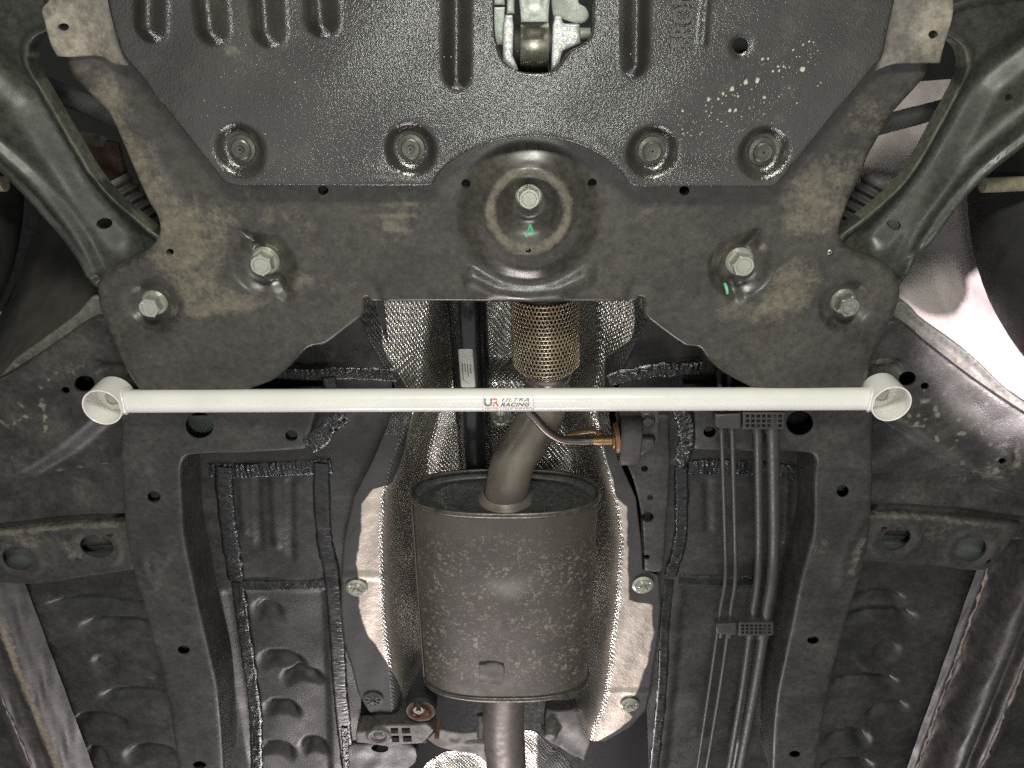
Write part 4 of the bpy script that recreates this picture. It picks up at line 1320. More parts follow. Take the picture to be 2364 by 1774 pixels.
for j, py in enumerate(pys):
    oL, iL, iR, oR = (np.interp(py, A[:, 0], A[:, k]) for k in (1, 2, 3, 4))
    X = lambda px: P(px, py, ZS).x
    Yw = P(1182, py, ZS).y
    xo, xi, yi, yo = X(oL), X(iL), X(iR), X(oR)
    low = 1 - sstep((np.array([py]) - 930) / 60)[0]           # ahead of the brace the flanks are gentle slopes
    for c in range(ncol + 1):
        u = c / ncol
        if u < 0.18:
            x = xo + (xi - xo) * (u / 0.18); s = 0.0
        elif u > 0.82:
            x = yi + (yo - yi) * ((u - 0.82) / 0.18); s = 0.0
        else:
            w = (u - 0.18) / 0.64
            x = xi + (yi - xi) * w
            dL, dR = x - xi, yi - x
            ww = 0.055
            s = float(sstep(np.array([min(dL, dR) / ww]))[0])
        z = ZS + s * 0.125
        # gentle slope of the flange ahead of the brace
        if u < 0.18:
            z += -0.0 + low * 0.03 * (u / 0.18)
        elif u > 0.82:
            z += low * 0.03 * ((1 - u) / 0.18)
        else:
            z += low * 0.03
        # pressed creases
        z += 0.0012 * math.sin(x * 130 + Yw * 40) * (1 if s > 0.1 else 0.4) + 0.002 * math.sin(Yw * 52 + x * 9) * (1 if s > 0.5 else 0)
        if u < 0.18 and abs(py - 1330) < 8:
            z -= 0.002
        if 0.82 < u and abs(py - 1596) < 6:
            z -= 0.002
        V.append((x, Yw, z))
        ppx, ppy = PX(x, Yw, z)
        b_ = 0.0
        if u < 0.30:
            b_ = 0.5 + (bl(ppy) - ppx) / 26.0
        elif u > 0.70:
            b_ = 0.5 + (ppx - br(ppy)) / 26.0
        blk.append(float(np.clip(b_, 0, 1)))
        e_ = 1.0
        if (u < 0.175 or u > 0.825) and py > 1000:
            e_ = 0.03
        elif py > 930 and s > 0.02:
            e_ = 0.03 + 0.59 * min(1.0, s / 0.35)
        emb.append(e_)
m_ = ncol + 1
for j in range(len(pys) - 1):
    for c in range(ncol):
        # left side stops earlier than the right
        if pys[j] > 1644 and c < ncol * 0.55:
            continue
        Fs.append((j*m_+c, (j+1)*m_+c, (j+1)*m_+c+1, j*m_+c+1))
hs = thing("heat_shield", P(1160, 1000, ZS), "embossed aluminium exhaust heat shield with black oversprayed edges", "heat shield")
hme = mesh_from("shield_sheet", V, Fs, True, {"black": blk, "emboss": emb})
hso = obj("shield_sheet", hme, 'foil', hs)
sm = hso.modifiers.new("thickness", 'SOLIDIFY'); sm.thickness = 0.0012; sm.offset = -1
def star_nut(px, py, rpx, z, mat='zinc'):
    q = P(px, py, z)
    r = rpx * mpp(py, z)
    parts = [lathe_geo(sharp([(r*0.28, r*0.02), (r*0.95, r*0.02), (r*0.95, r*0.10), (r*0.72, r*0.22), (r*0.55, r*0.14), (r*0.28, r*0.30)]), 28),
             lathe_geo(sharp([(0.0005, r*0.55), (r*0.20, r*0.55), (r*0.24, r*0.45), (r*0.24, 0.0)]), 16)]
    for k in range(8):
        t = k * math.pi / 4
        v, f = box_geo((r*0.52, 0, -r*0.24), (r*0.42, r*0.10, r*0.12))
        m = Matrix.Rotation(t, 3, 'Z')
        parts.append(([m @ a for a in v], f))
    v, f = join(parts)
    return obj("retaining_nut", mesh_from("retaining_nut", [a + q for a in v], f, False), mat, hs)
star_nut(824, 1357, 26, ZS - 0.001)
star_nut(1484, 1350, 26, ZS - 0.001)
star_nut(1453, 1627, 23, ZS - 0.001)
star_nut(862, 1614, 24, ZS - 0.001, 'bracket')
star_nut(1156, 962, 28, 1.00, 'zinc_dull')

# rear shield beyond the muffler
def rear_attr(px, py, xy):
    return np.where((px > 1030) & (px < 1070) & (py < 1768), 0.2, 0.0)
o = plate("heat_shield", crv([(960, 1800, 1), (985, 1765), (1030, 1733), (1075, 1735), (1110, 1745), (1180, 1700), (1225, 1690), (1250, 1705), (1300, 1745), (1350, 1810, 1)], n=4), 0.985, 'foil', None,
          feats=[dome(1060, 1780, 10, 60, 0.01), waves(0.004, 0.06, 77)], sp=0.005, thick=0.002, attrs={"emboss": lambda px, py, xy: np.ones(len(px)), "black": lambda px, py, xy: np.clip(0.5 + (px - 1240) / 30, 0, 1)})
tag(o, "second embossed aluminium heat shield below the tail pipe at the bottom edge", "heat shield")

# ================================================================== DRIVE SHAFT
ZD = 0.985
ds = thing("drive_shaft", P(1090, 900, ZD), "glossy black propeller shaft with a white paper label", "shaft")
a_, b_ = P(1075, 600, ZD), P(1104, 1190, ZD)
rsh = 44 * mpp(800, ZD)
tube("shaft_tube", [a_.lerp(b_, k/12) for k in range(13)], rsh, 'shaft', ds, n=48)
# label wrapped on the tube
axis = (b_ - a_).normalized()
def on_shaft(px, py, lift):
    # point of the tube surface seen at this pixel
    d = Vector(((px-CX)/F, S + (py-CY)/F*C, C - (py-CY)/F*S)).normalized()
    o_ = -a_
    dp, op = d - axis*d.dot(axis), o_ - axis*o_.dot(axis)
    r = rsh + lift
    A_, B_, C_ = dp.dot(dp), 2*dp.dot(op), op.dot(op) - r*r
    D_ = max(0, B_*B_ - 4*A_*C_)
    return d * ((-B_ - math.sqrt(D_)) / (2*A_))
def quad_map(u, v, lift):
    c = [(1057.5, 806), (1091, 805.5), (1098, 894.5), (1064, 895)]
    x = (c[0][0]*(1-u)+c[1][0]*u)*(1-v) + (c[3][0]*(1-u)+c[2][0]*u)*v
    y = (c[0][1]*(1-u)+c[1][1]*u)*(1-v) + (c[3][1]*(1-u)+c[2][1]*u)*v
    return on_shaft(x, y, lift)
V, Fs = [], []
nu, nv_ = 10, 16
def rc(u, v):   # round the corners
    ru, rv = 0.10, 0.04
    if v < rv: k = 1 - v/rv; m_u = ru*(1-math.sqrt(max(0, 1-k*k)))
    elif v > 1-rv: k = 1-(1-v)/rv; m_u = ru*(1-math.sqrt(max(0, 1-k*k)))
    else: m_u = 0
    return m_u + u*(1-2*m_u)
vv = [0, 0.01, 0.025, 0.04] + list(np.linspace(0.1, 0.9, 9)) + [0.96, 0.975, 0.99, 1]
for v_ in vv:
    for i in range(nu+1):
        V.append(quad_map(rc(i/nu, v_), v_, 0.0004))
for j in range(len(vv)-1):
    for i in range(nu):
        b = j*(nu+1)+i
        Fs.append((b, b+1, b+nu+2, b+nu+1))
lab = obj("paper_label", mesh_from("paper_label", V, Fs), 'paper', ds)
lab.modifiers.new("thickness", 'SOLIDIFY').thickness = 0.0003
tv, tf = text_mesh("1573", 1.0, 0, 0.02)
tv[:, 0] -= tv[:, 0].min()
Lt = tv[:, 0].max()
def fm(x, y, d):
    # text runs down the label, letter tops to the right
    return quad_map(0.74 + (y - 0.35) * 0.15, 0.50 + x / Lt * 0.145, 0.0010 + d)
V, Fs = solid_text(tv, tf, fm, 0.0001)
o = obj("printed_number", mesh_from("printed_number", V, Fs, False), 'ink', lab)
parts = []
def dash(u0, v0, u1, v1):
    V = [quad_map(u0, v0, 0.0011), quad_map(u1, v0, 0.0011), quad_map(u1, v1, 0.0011), quad_map(u0, v1, 0.0011)]
    parts.append((V, [(0, 1, 2, 3)]))
for u, v0, v1 in ((0.77, 0.39, 0.47), (0.56, 0.39, 0.72), (0.38, 0.38, 0.60), (0.20, 0.38, 0.80)):
    v_ = v0
    while v_ < v1:
        L = random.uniform(0.008, 0.016)
        dash(u - random.uniform(0.022, 0.032), v_, u + random.uniform(0.022, 0.032), v_ + L)
        v_ += L + 0.006
for k in range(14):
    dash(0.22 + 0.026*k, 0.805 + 0.008*k, 0.25 + 0.026*k, 0.811 + 0.008*k)
V, Fs = join(parts)
obj("small_print", mesh_from("small_print", V, Fs, False), 'ink', lab)

# ================================================================== EXHAUST
ex = thing("exhaust", (0, 0.8, 0.9), "exhaust line of braided flexible joint, bent pipe and spotted brown oval muffler", "exhaust")
ZE = 0.915
# flexible joint
fa, fb = P(1257, 610, ZE), P(1262, 858, ZE)
rf = 77 * mpp(780, ZE)
L = (fb - fa).length
def rad(t):     # t = 0..1 along the joint
    e = sstep(np.array([(1 - t) / 0.10]))[0]
    return rf * (0.74 + 0.26 * e)
n = 150
pts = [fa.lerp(fb, k/n) for k in range(n+1)]
fjo = tube("flexible_joint", pts, [rad(k/n) * 0.93 * (1 + 0.035*math.sin(k/n*2*math.pi*26)) for k in range(n+1)], 'bellows', ex, n=36)
ax = (fb - fa).normalized()
u_ = Vector((1, 0, 0)); u_ = (u_ - ax*u_.dot(ax)).normalized(); w_ = ax.cross(u_)
def on_flex(t, th, lift=0.0):
    return fa + ax*(L*t) + (u_*math.cos(th) + w_*math.sin(th)) * (rad(t) + lift)
V, Fs = [], []
rows, NW = 27, 54
half = math.pi * 1.25
th0 = -math.pi/2 - half/2 if w_.z > 0 else math.pi/2 - half/2
dt = 1.0 / rows
def wire(fn, n, r):
    p = [fn(k/n) for k in range(n+1)]
    v, f = tube_geo(p, r, 4, False)
    b = len(V)
    V.extend(v)
    Fs.extend(tuple(i+b for i in q) for q in f)
for k in range(7, rows):
    t0 = (k + 0.5) * dt
    ph = (k % 2) * math.pi
    wire(lambda q: on_flex(min(1, t0 + dt*0.46*math.sin(NW*half/6.283*q*6.283 + ph)), th0 + half*q), 5*NW, 0.00042)
    wire(lambda q: on_flex(min(1, t0), th0 + half*q, 0.0006), 48, 0.00045)
obj("wire_braid", mesh_from("wire_braid", V, Fs), 'braid', fjo)["kind"] = "stuff"
# collar and bent pipe
rp = 52 * mpp(1000, 0.90)
lc = rf * 0.76
tube("collar", [fb - ax*0.004, fb, fb + ax*0.008, fb + ax*0.010, fb + ax*0.016, fb + ax*0.030, fb + ax*0.034], [lc*0.96, lc*1.02, lc*1.02, lc*0.93, lc*0.91, lc*0.90, lc*0.86], 'collar', ex, n=40, caps=False)
YF, YR = 0.6294, 0.985
MZ, MX = 0.900, -0.0095
pp = cr3([fb + ax*0.02, P(1263, 900, ZE), P(1257, 940, ZE), P(1236, 985, 0.913), P(1207, 1030, 0.908), P(1182, 1076, 0.903), Vector((MX, YF + 0.014, 0.900))], 12)
tube("bent_pipe", pp, rp, 'pipe', ex, n=40)
lathe("weld_collar", [(rp*1.35, -0.006), (rp*1.18, -0.001), (rp*1.08, 0.004), (rp*1.0, 0.007)], Vector((MX, YF + 0.008, 0.900)), 'pipe', ex, axis=(0, -1, 0), n=40, sh=False)
# muffler
HW, HH = 0.1325, 0.055
def oval(t, k=1.0, add=0.0):
    c_, s2 = math.cos(t), math.sin(t)
    e = 2.0 / 2.5
    x = abs(c_) ** e * math.copysign(1, c_) * HW
    z = abs(s2) ** e * math.copysign(1, s2) * HH
    l = math.hypot(x, z)
    return (x * k + add * c_), (z * k + add * s2)
n = 96
rows_y = np.linspace(YF + 0.004, YR - 0.004, 60)
V, Fs, D, SC = [], [], [], []
for j, y in enumerate(rows_y):
    tpr = 1 - 0.006 * sstep(np.array([abs(2*(y - YF)/(YR-YF) - 1)]))[0]
    for k in range(n):
        x, z = oval(2*math.pi*k/n, tpr)
        V.append((MX + x, y, MZ + z))
        px, py = PX(MX + x, y, MZ + z)
        D.append(float(np.clip((py - 1195) / 110, 0.06, 1) * np.clip((1640 - py) / 90, 0.3, 1)))
        s1 = np.exp(-((px - 1172) / 42)**2 - ((py - 1362 - abs(px - 1172)*-0.25) / 20)**2)
        SC.append(float(np.clip(s1 * 1.1, 0, 1)))
for j in range(len(rows_y) - 1):
    for k in range(n):
        Fs.append((j*n+k, j*n+(k+1) % n, (j+1)*n+(k+1) % n, (j+1)*n+k))
muf = obj("muffler", mesh_from("muffler", V, Fs, True, {"dust": D, "scar": SC}), 'muffler', ex)
muf["label"] = "oval brown muffler speckled with dried mud"
# end plates: recessed inside the rim, with a pressed oval step
def end_plate(y0, sgn, name):
    prof = [(1.0, 0.0), (0.975, 0.010), (0.94, 0.013), (0.86, 0.013), (0.82, 0.010), (0.70, 0.008), (0.66, 0.010), (0.4, 0.011), (0.0, 0.011)]
    V, Fs = [], []
    for k_, d in prof:
        for k in range(n):
            x, z = oval(2*math.pi*k/n, max(k_, 0.001))
            V.append((MX + x, y0 + sgn * d, MZ + z))
    for j in range(len(prof)-1):
        for k in range(n):
            Fs.append((j*n+k, j*n+(k+1) % n, (j+1)*n+(k+1) % n, (j+1)*n+k))
    return obj(name, mesh_from(name, V, Fs), 'endplate', muf)
end_plate(YF, 1, "end_plate")
end_plate(YR, -1, "end_plate")
def rim(y0, w):
    V, Fs = [], []
    m = 10
    for k in range(n):
        x, z = oval(2*math.pi*k/n)
        nx, nz = x / HW**2, z / HH**2
        l = math.hypot(nx, nz); nx, nz = nx/l, nz/l
        for q in range(m):
            a = 2*math.pi*q/m
            V.append((MX + x + nx*0.0026*math.cos(a), y0 + w*math.sin(a), MZ + z + nz*0.0026*math.cos(a)))
    for k in range(n):
        for q in range(m):
            Fs.append((k*m+q, ((k+1) % n)*m+q, ((k+1) % n)*m+(q+1) % m, k*m+(q+1) % m))
    return obj("end_rim", mesh_from("end_rim", V, Fs), 'rim', muf)
rim(YF + 0.001, 0.0045)
rim(YR - 0.001, 0.0050)
# side seam of the rolled shell
V = [Vector((MX + oval(math.pi + 0.22)[0] - 0.0012, y, MZ + oval(math.pi + 0.22)[1])) for y in np.linspace(YF + 0.01, YR - 0.01, 20)]
tube("shell_seam", V, 0.0016, 'muffler', muf, n=8)
# small riveted patch on the shell
zb_ = MZ - HH
plate("shell_patch", crv([(1106, 1536, 1), (1140, 1530), (1163, 1536, 1), (1164, 1560), (1154, 1586, 1), (1108, 1578, 1)], n=4), zb_ - 0.0012, 'muffler', muf, sp=0.004, thick=0.003, roll=0.0006, feats=[waves(0.0004, 0.02, 5)])
# tail pipe
rt = 47 * mpp(1680, 0.9)
tube("tail_pipe", cr3([Vector((MX, YR - 0.02, 0.900)), P(1162, 1660, 0.90), P(1166, 1720, 0.90), P(1172, 1830, 0.90)], 6), rt, 'tail', ex, n=40)
# hanger rod welded to the pipe
rr = 10.5 * mpp(1000, 0.872)
hp = cr3([P(1205, 938, 0.868), P(1232, 962, 0.866), P(1262, 994, 0.868), P(1295, 1014, 0.872), P(1335, 1018, 0.875), P(1372, 1017, 0.876)], 8)
tube("hanger_rod", hp, rr, 'rod', ex, n=18)
e0 = P(1368, 1017, 0.876); e1 = P(1418, 1016, 0.876)
tube("rod_end", [e0, e0.lerp(e1, 0.2), e0.lerp(e1, 0.8), e1], [rr*0.98, rr*1.12, rr*1.12, rr*1.1], 'brassy', ex, n=20)
tube("rod_flange", [e1.lerp(e0, 0.12), e1.lerp(e0, 0.10), e1 + (e1-e0)*0.02, e1 + (e1-e0)*0.05], [rr*1.4, rr*2.1, rr*2.1, rr*1.6], 'brassy', ex, n=28)
tube("support_rod", cr3([P(1310, 1004, 0.90), P(1345, 998, 0.895), P(1375, 996, 0.892), P(1392, 1004, 0.885)], 6), rr*0.5, 'brassy', ex, n=14)

# rubber hanger and its bracket on the floor
hg = thing("exhaust_hanger", P(1455, 1010, 0.876), "dark rubber exhaust hanger with an orange washer bolted right of the bent pipe", "hanger")
h0, h1 = P(1428, 1010, 0.876), P(1476, 1008, 0.876)
tube("washer", [P(1419, 1012, 0.876), P(1429, 1011, 0.876)], [rr*3.4, rr*3.6], 'copper', hg, n=32)
# rubber body: rounded block swept along X
sec = [(math.cos(t), math.sin(t)) for t in [2*math.pi*k/40 for k in range(40)]]
V, Fs = [], []
for i, (t, g) in enumerate(((0, 0.90), (0.04, 0.97), (0.12, 1.0), (0.88, 1.0), (0.96, 0.97), (1, 0.90))):
    q = h0.lerp(h1, t)
    for a, b in sec:
        e = 2/3.6
        yy = abs(a)**e*math.copysign(1, a)*0.036*g
        zz = abs(b)**e*math.copysign(1, b)*0.026*g
        V.append(q + Vector((0, yy, zz)))
for i in range(5):
    for k in range(40):
        Fs.append((i*40+k, i*40+(k+1) % 40, (i+1)*40+(k+1) % 40, (i+1)*40+k))
Fs += [tuple(range(40)), tuple(range(200, 240))]
obj("rubber_block", mesh_from("rubber_block", V, Fs), 'rubber_grey', hg)
tube("pin", [P(1474, 1016, 0.876), P(1504, 1016, 0.876), P(1509, 1016, 0.876), P(1512, 1016, 0.876)], [13*mpp(1016, 0.876)]*2 + [12*mpp(1016, 0.876), 8*mpp(1016, 0.876)], 'bolt_dark', hg, n=20)
plate("bracket_plate", crv([(1470, 940, 1), (1520, 940, 1), (1521, 1000), (1512, 1030), (1478, 1055, 1)], n=3), 0.888, 'bracket', hg, sp=0.005, thick=0.01, roll=0.0015)
bolt(P(1493, 970, 0.888) + Vector((0, 0, 0)), 15*mpp(970, 0.888), hg, 'bolt_dark', rot=0.2)

# stiffening strip along the right edge of the tunnel
o = plate("tunnel_brace", crv([(1440, 960, 1), (1545, 960, 1), (1546, 1100), (1536, 1230), (1530, 1315), (1515, 1322), (1488, 1320, 1), (1482, 1200), (1462, 1110), (1432, 1040, 1)], n=4), 0.8935, 'rail', None,
          holes=[ell(1488, 1083, 8, 7.5), ell(1501, 1150, 7, 6.5), ell(1495, 1194, 14, 12), ell(1493, 1286, 7, 5.5)], feats=[waves(0.0006, 0.05, 91)], sp=0.005, thick=0.01, hthick=0.004, roll=0.002, dust=[dustall(0.05)])
tag(o, "narrow black stiffening strip with four round holes beside the rubber hanger", "brace strip")

# ================================================================== REAR HANGER BRACKET
rb = thing("hanger_bracket", P(910, 1700, 0.885), "dark cast bracket with a round boss at the bottom left of the tail pipe", "bracket")
plate("casting", crv([(822, 1691, 1), (850, 1687), (868, 1678), (903, 1674), (955, 1674), (985, 1672), (1003, 1687, 1), (989, 1703), (975, 1717, 1), (915, 1721), (895, 1724), (850, 1718), (822, 1715, 1)], n=4), 0.884, 'bracket', rb,
      holes=[[(901, 1681), (919, 1681), (920, 1694), (903, 1694)], [(927, 1681), (946, 1681), (948, 1694), (928, 1694)], [(903, 1699), (921, 1699), (922, 1714), (905, 1714)], [(930, 1699), (950, 1699), (951, 1713), (931, 1713)]],
      feats=[ring(874, 1698, 22, 7, 0.004), dome(874, 1698, 9, 12, 0.003)], sp=0.0035, thick=0.03, hthick=0.010, roll=0.002, dust=[dustall(0.1), dustblob(965, 1692, 30, 0.3)])
plate("casting_back", [(850, 1679), (985, 1679), (985, 1716), (850, 1716)], 0.897, 'dark', rb, sp=0.01, thick=0.004)
iso = thing("rubber_isolator", P(971, 1642, 0.885), "round rubber isolator with a rusty orange cup below the muffler", "isolator")
q = P(971, 1643, 0.882)
ri = 29 * mpp(1643, 0.882)
lathe("rubber_ring", [(ri*0.9, -0.03), (ri*1.22, -0.03), (ri*1.24, -0.006), (ri*1.14, 0.0), (ri*1.02, 0.0), (ri*0.98, -0.004)], q, 'rubber', iso, n=36)
lathe("rusty_cup", [(ri*1.0, -0.002), (ri*0.97, 0.001), (ri*0.9, 0.0), (ri*0.80, -0.006), (ri*0.45, -0.010), (ri*0.32, -0.004), (0.001, -0.004)], q, 'rusty', iso, n=36)
for k in range(3):
    t = 0.5 + k*2.094
    v, f = box_geo((q.x + ri*0.62*math.cos(t), q.y + ri*0.62*math.sin(t), q.z + 0.004), (0.006, 0.006, 0.010), 0.001)
    obj("cup_rib", mesh_from("cup_rib", v, f), 'rusty', iso)
lathe("stud_nut", [(0.001, 0.012), (0.004, 0.012), (0.004, 0.008), (0.0085, 0.008), (0.0095, 0.004), (0.0095, -0.01)], q + Vector((-0.002, -0.012, 0)), 'bolt_dark', iso, n=20)
hpz = thing("hanger_plate", P(1050, 1715, 0.90), "flat steel hanger plate reaching from the bracket to the tail pipe", "hanger plate")
plate("plate_sheet", crv([(985, 1706, 1), (1011, 1687), (1040, 1690), (1069, 1693), (1106, 1690, 1), (1122, 1700, 1), (1120, 1735), (1130, 1752), (1174, 1762, 1), (1172, 1776, 1), (1130, 1766), (1102, 1744), (1060, 1737), (1019, 1728), (1000, 1718)], n=4), 0.893, 'bracket', hpz,
      feats=[dome(1050, 1705, 6, 18, -0.003), bead([(1075, 1717), (1118, 1712)], 6, 0.004), waves(0.001, 0.04, 13)], sp=0.004, thick=0.004, roll=0.0015, dust=[dustall(0.2)])
tube("weld_bracket", [P(1110, 1650, 0.905), P(1112, 1668, 0.90), P(1110, 1700, 0.895)], 10*mpp(1660, 0.9), 'bracket', hpz, n=14)
lathe("pin", [(0.001, 0.01), (0.004, 0.01), (0.004, -0.03)], P(1009, 1697, 0.888), 'rusty', hpz, n=14)
o = plate("rear_cross_panel", crv([(800, 1720, 1), (950, 1718), (960, 1760), (900, 1800, 1), (800, 1800, 1)], n=3), 0.900, 'floor', None, holes=[ell(877, 1728, 20, 10)], feats=[waves(0.001, 0.04, 15)], sp=0.006, thick=0.02, roll=0.002)
struct(o, "black panel with an oval hole under the cast bracket")
o = plate("rear_clamp", crv([(1262, 1640, 1), (1330, 1640, 1), (1365, 1690), (1350, 1760, 1), (1280, 1720), (1250, 1700, 1)], n=3), 0.945, 'bracket', None, feats=[dome(1270, 1680, 14, 24, 0.02), waves(0.002, 0.05, 16)], sp=0.005, thick=0.02, roll=0.003)
tag(o, "dark clamp in the shadow to the right of the tail pipe", "clamp")

# ================================================================== LINES AND CLIPS
ZL = 0.872
specs = [("brake_line", [(1659, 860), (1662, 905), (1665, 960), (1668, 1050), (1674, 1250), (1674, 1340), (1664, 1400), (1656, 1460), (1636, 1600), (1606, 1800)], 5.0, "thin coated line, leftmost of the four beside the right rail"),
         ("brake_line", [(1683, 860), (1686, 905), (1689, 960), (1692, 1050), (1697, 1250), (1697, 1340), (1688, 1400), (1680, 1460), (1660, 1600), (1626, 1800)], 5.5, "thin coated line, second from the left beside the right rail"),
         ("fuel_line", [(1742, 860), (1745, 905), (1748, 960), (1750, 1050), (1752, 1250), (1748, 1345), (1740, 1400), (1730, 1470), (1712, 1600), (1678, 1800)], 9.0, "medium thick coated line, third from the left beside the right rail"),
         ("fuel_line", [(1775, 860), (1778, 905), (1782, 960), (1785, 1050), (1787, 1250), (1780, 1350), (1771, 1400), (1760, 1480), (1740, 1600), (1702, 1800)], 13.5, "thickest coated line, closest to the right rail")]
for nm, pth, r, lab_ in specs:
    pts = cr3([P(x, y, float(np.interp(y, [860, 905, 960, 1050, 1250], [0.866, 0.838, 0.818, 0.826, ZL]))) for x, y in pth], 8)
    o = tube(nm, pts, r * mpp(1200, ZL), 'line', None, n=16)
    tag(o, lab_, "line", "coated lines along the floor")
def clip(x0, y0, x1, y1, label, ZL=0.872):
    root = thing("line_clip", P((x0+x1)/2, (y0+y1)/2, ZL), label, "clip", "plastic line clips")
    z = ZL - 13.5 * mpp(1200, ZL) - 0.002
    W, H = x1 - x0, y1 - y0
    hl = []
    gx0 = x0 + W * 0.42
    nx, ny = 7, 3
    for i in range(nx):
        for j in range(ny):
            a, b = gx0 + (x1 - gx0 - 5) * (i + 0.18) / nx, y0 + 3 + (H - 6) * (j + 0.15) / ny
            a2, b2 = gx0 + (x1 - gx0 - 5) * (i + 0.85) / nx, y0 + 3 + (H - 6) * (j + 0.85) / ny
            hl.append([(a, b), (a2, b), (a2, b2), (a, b2)])
    plate("lattice_face", [(gx0 - 4, y0), (x1, y0), (x1, y1), (gx0 - 4, y1)], z, 'clip', root, holes=hl, sp=0.004, thick=0.008, hthick=0.004, roll=0.0008)
    plate("lattice_back", [(gx0, y0 + 2), (x1 - 2, y0 + 2), (x1 - 2, y1 - 2), (gx0, y1 - 2)], z + 0.004, 'dark', root, sp=0.02, thick=0.002)
    plate("clip_arm", crv([(x0, y0 + H*0.15, 1), (gx0 - 8, y0 + H*0.08, 1), (gx0 - 8, y1 - H*0.02, 1), (x0 + 6, y1 - H*0.1), (x0 - 1, y0 + H*0.6)], n=3), z + 0.001, 'clip', root, sp=0.004, thick=0.012, roll=0.002)
    for (cx_, r) in ((0.09, 8), (0.24, 8.5), (0.60, 13), (0.82, 17)):
        q = P(x0 + W*cx_, (y0+y1)/2, ZL + 0.002)
        tube("saddle", [q + Vector((0, -H*0.65*mpp(y0, ZL), 0)), q + Vector((0, H*0.7*mpp(y0, ZL), 0))], r*mpp(y0, ZL), 'clip', root, n=16)
    return root
clip(1652, 953, 1812, 992, "black plastic clip holding four lines just below the white brace", 0.818)
clip(1654, 1438, 1786, 1468, "black plastic clip with a lattice holding four lines lower down")

# ================================================================== WHITE BRACE
zn, zf_ = 0.797, 0.8335
zc = 0.8160
br_root = thing("strut_brace", P(1150, 923, zc), "white enamelled tubular brace bar spanning the car with a racing sticker", "brace bar")
rb_ = 27.0 * mpp(923, zc)
Lc, Rc = P(235, 942, zn), P(2059, 934, zn)
lx, rx_ = Lc.x, Rc.x
bl0, bl1 = P(250, 926.5, zc), P(2040, 920.5, zc)
bl0.x = lx + 0.018
bl1.x = rx_ - 0.018
tube("brace_tube", [bl0.lerp(bl1, k/40) for k in range(41)], rb_, 'white', br_root, n=56)
for (cxy, sx) in ((Lc, 1), (Rc, -1)):
    ro = 45.5 * mpp(940, zn)
    ri_ = ro * 0.93
    h = zf_ - zn
    base = Vector((cxy.x, cxy.y, zf_))
    prof = [(ri_, 0.002), (ri_, h - 0.0006), (ri_ + 0.0005, h), (ro - 0.0005, h), (ro, h - 0.0006), (ro, 0.0)]
    end = lathe("end_collar", prof, base, 'white', br_root, n=56)
    lathe("collar_base", [(0.001, 0.0), (ri_, 0.0), (ri_, 0.003), (0.001, 0.003)], base, 'white', br_root, n=40)
    bolt(base + Vector((0.0, 0.002, -0.003)), 15.5 * mpp(940, zf_), br_root, 'zinc', rot=0.3, hh=0.8)
    # weld bead between tube and collar
    r3 = np.random.default_rng(8 + sx)
    pth, rad_ = [], []
    for k in range(49):
        t = 2*math.pi*k/48
        y_, z_ = rb_*1.01*math.cos(t), rb_*1.01*math.sin(t)
        xx = math.sqrt(max(0, ro**2 - y_**2))
        ctr = bl0 if sx > 0 else bl1
        zz = min(max(ctr.z + z_, zn + 0.001), zf_ - 0.001)
        pth.append(Vector((cxy.x + sx*(xx + 0.0004), ctr.y + y_, zz)))
        rad_.append(0.0021 * (1 + 0.22*math.sin(k*2.4) + 0.1*r3.normal()))
    tube("weld_bead", pth, rad_, 'white', end, n=8, caps=False)
    q = Vector((cxy.x + sx*0.012, cxy.y - 0.012, zf_ - 0.012))
# sticker wrapped on the tube
bax = (bl1 - bl0).normalized()
def on_bar(px, py, lift):
    d = Vector(((px-CX)/F, S + (py-CY)/F*C, C - (py-CY)/F*S)).normalized()
    o_ = -bl0
    dp, op = d - bax*d.dot(bax), o_ - bax*o_.dot(bax)
    r = rb_ + lift
    A_, B_, C_ = dp.dot(dp), 2*dp.dot(op), op.dot(op) - r*r
    D_ = max(0, B_*B_ - 4*A_*C_)
    return d * ((-B_ - math.sqrt(D_)) / (2*A_))
SX0, SX1, SY0, SY1 = 1113.0, 1233.0, 915.5, 947.5
def smap(u, v, lift):
    return on_bar(SX0 + (SX1-SX0)*u, (SY0 + 1.0) - 1.6*u + (SY1-SY0)*v, lift)
V, Fs = [], []
nu = 24
vv = [0, 0.03, 0.07, 0.12] + list(np.linspace(0.2, 0.8, 7)) + [0.88, 0.93, 0.97, 1.0]
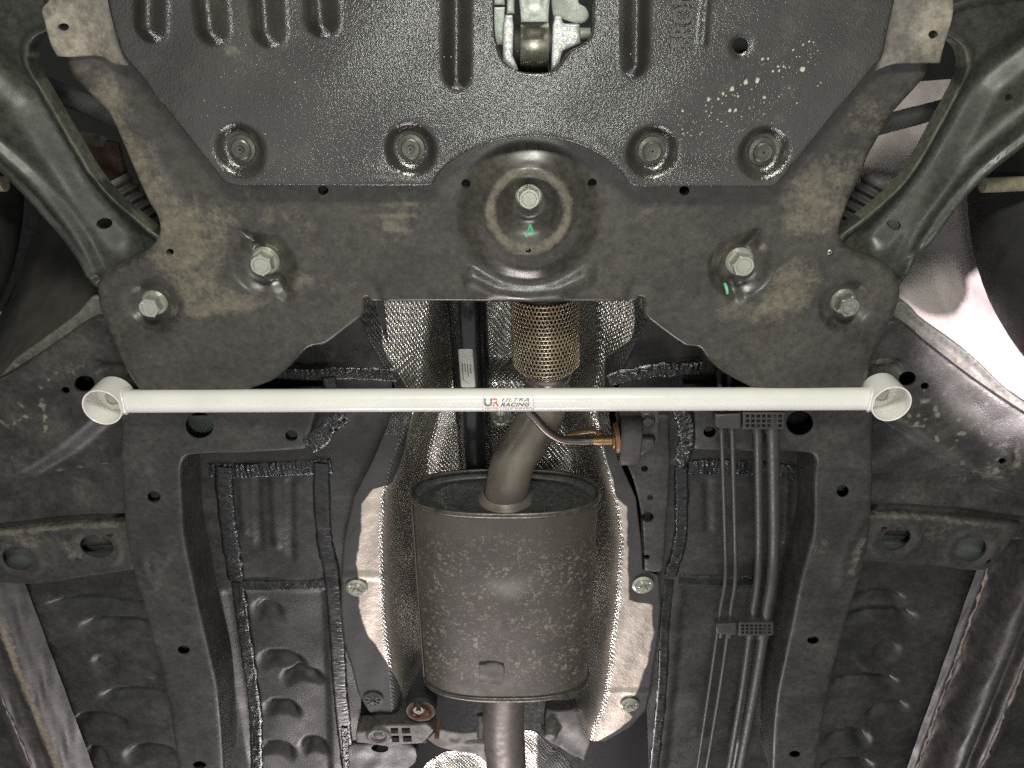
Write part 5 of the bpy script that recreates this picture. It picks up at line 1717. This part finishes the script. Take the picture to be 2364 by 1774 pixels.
def rc2(u, v):
    rv, ru = 0.12, 0.032
    if v < rv: k = 1 - v/rv; m_u = ru*(1-math.sqrt(max(0, 1-k*k)))
    elif v > 1-rv: k = 1-(1-v)/rv; m_u = ru*(1-math.sqrt(max(0, 1-k*k)))
    else: m_u = 0
    return m_u + u*(1-2*m_u)
for v_ in vv:
    for i in range(nu+1):
        V.append(smap(rc2(i/nu, v_), v_, 0.0003))
for j in range(len(vv)-1):
    for i in range(nu):
        b = j*(nu+1)+i
        Fs.append((b, b+1, b+nu+2, b+nu+1))
stk = obj("sticker", mesh_from("sticker", V, Fs), 'sticker', br_root)
stk.modifiers.new("thickness", 'SOLIDIFY').thickness = 0.0003
stk["label"] = "white foil sticker reading ULTRA RACING with a grey and red UR logo"
def put_text(txt, u0, u1, v0, v1, mat, name, shear=0.0, bold=0.0, spacing=1.0):
    tv, tf = text_mesh(txt, 1.0, shear, bold, spacing)
    mn, mx = tv.min(0), tv.max(0)
    def fm(x, y, d):
        return smap(u0 + (x-mn[0])/(mx[0]-mn[0])*(u1-u0), v1 - (y-mn[1])/(mx[1]-mn[1])*(v1-v0), 0.0008 + d)
    V, Fs = solid_text(tv, tf, fm, 0.00015)
    return obj(name, mesh_from(name, V, Fs, False), mat, stk)
put_text("U", 0.035, 0.195, 0.12, 0.70, 'logo_grey', "logo_letter", 0, 0.03)
put_text("R", 0.205, 0.325, 0.12, 0.70, 'logo_red', "logo_letter", 0, 0.02)
put_text("ULTRA", 0.385, 0.905, 0.10, 0.40, 'logo_grey', "lettering", 0.35, 0.012, 1.1)
put_text("RACING", 0.355, 0.920, 0.46, 0.73, 'ink', "lettering", 0.35, 0.012, 1.05)
parts = []
for (v0, v1) in ((0.82, 0.87), (0.91, 0.96)):
    u = 0.06
    while u < 0.95:
        w = random.uniform(0.008, 0.02)
        q = [smap(u, v0, 0.0009), smap(u+w, v0, 0.0009), smap(u+w, v1, 0.0009), smap(u, v1, 0.0009)]
        parts.append((q, [(0, 1, 2, 3)]))
        u += w + random.choice((0.006, 0.006, 0.016))
V, Fs = join(parts)
obj("small_print", mesh_from("small_print", V, Fs, False), 'logo_pink', stk)
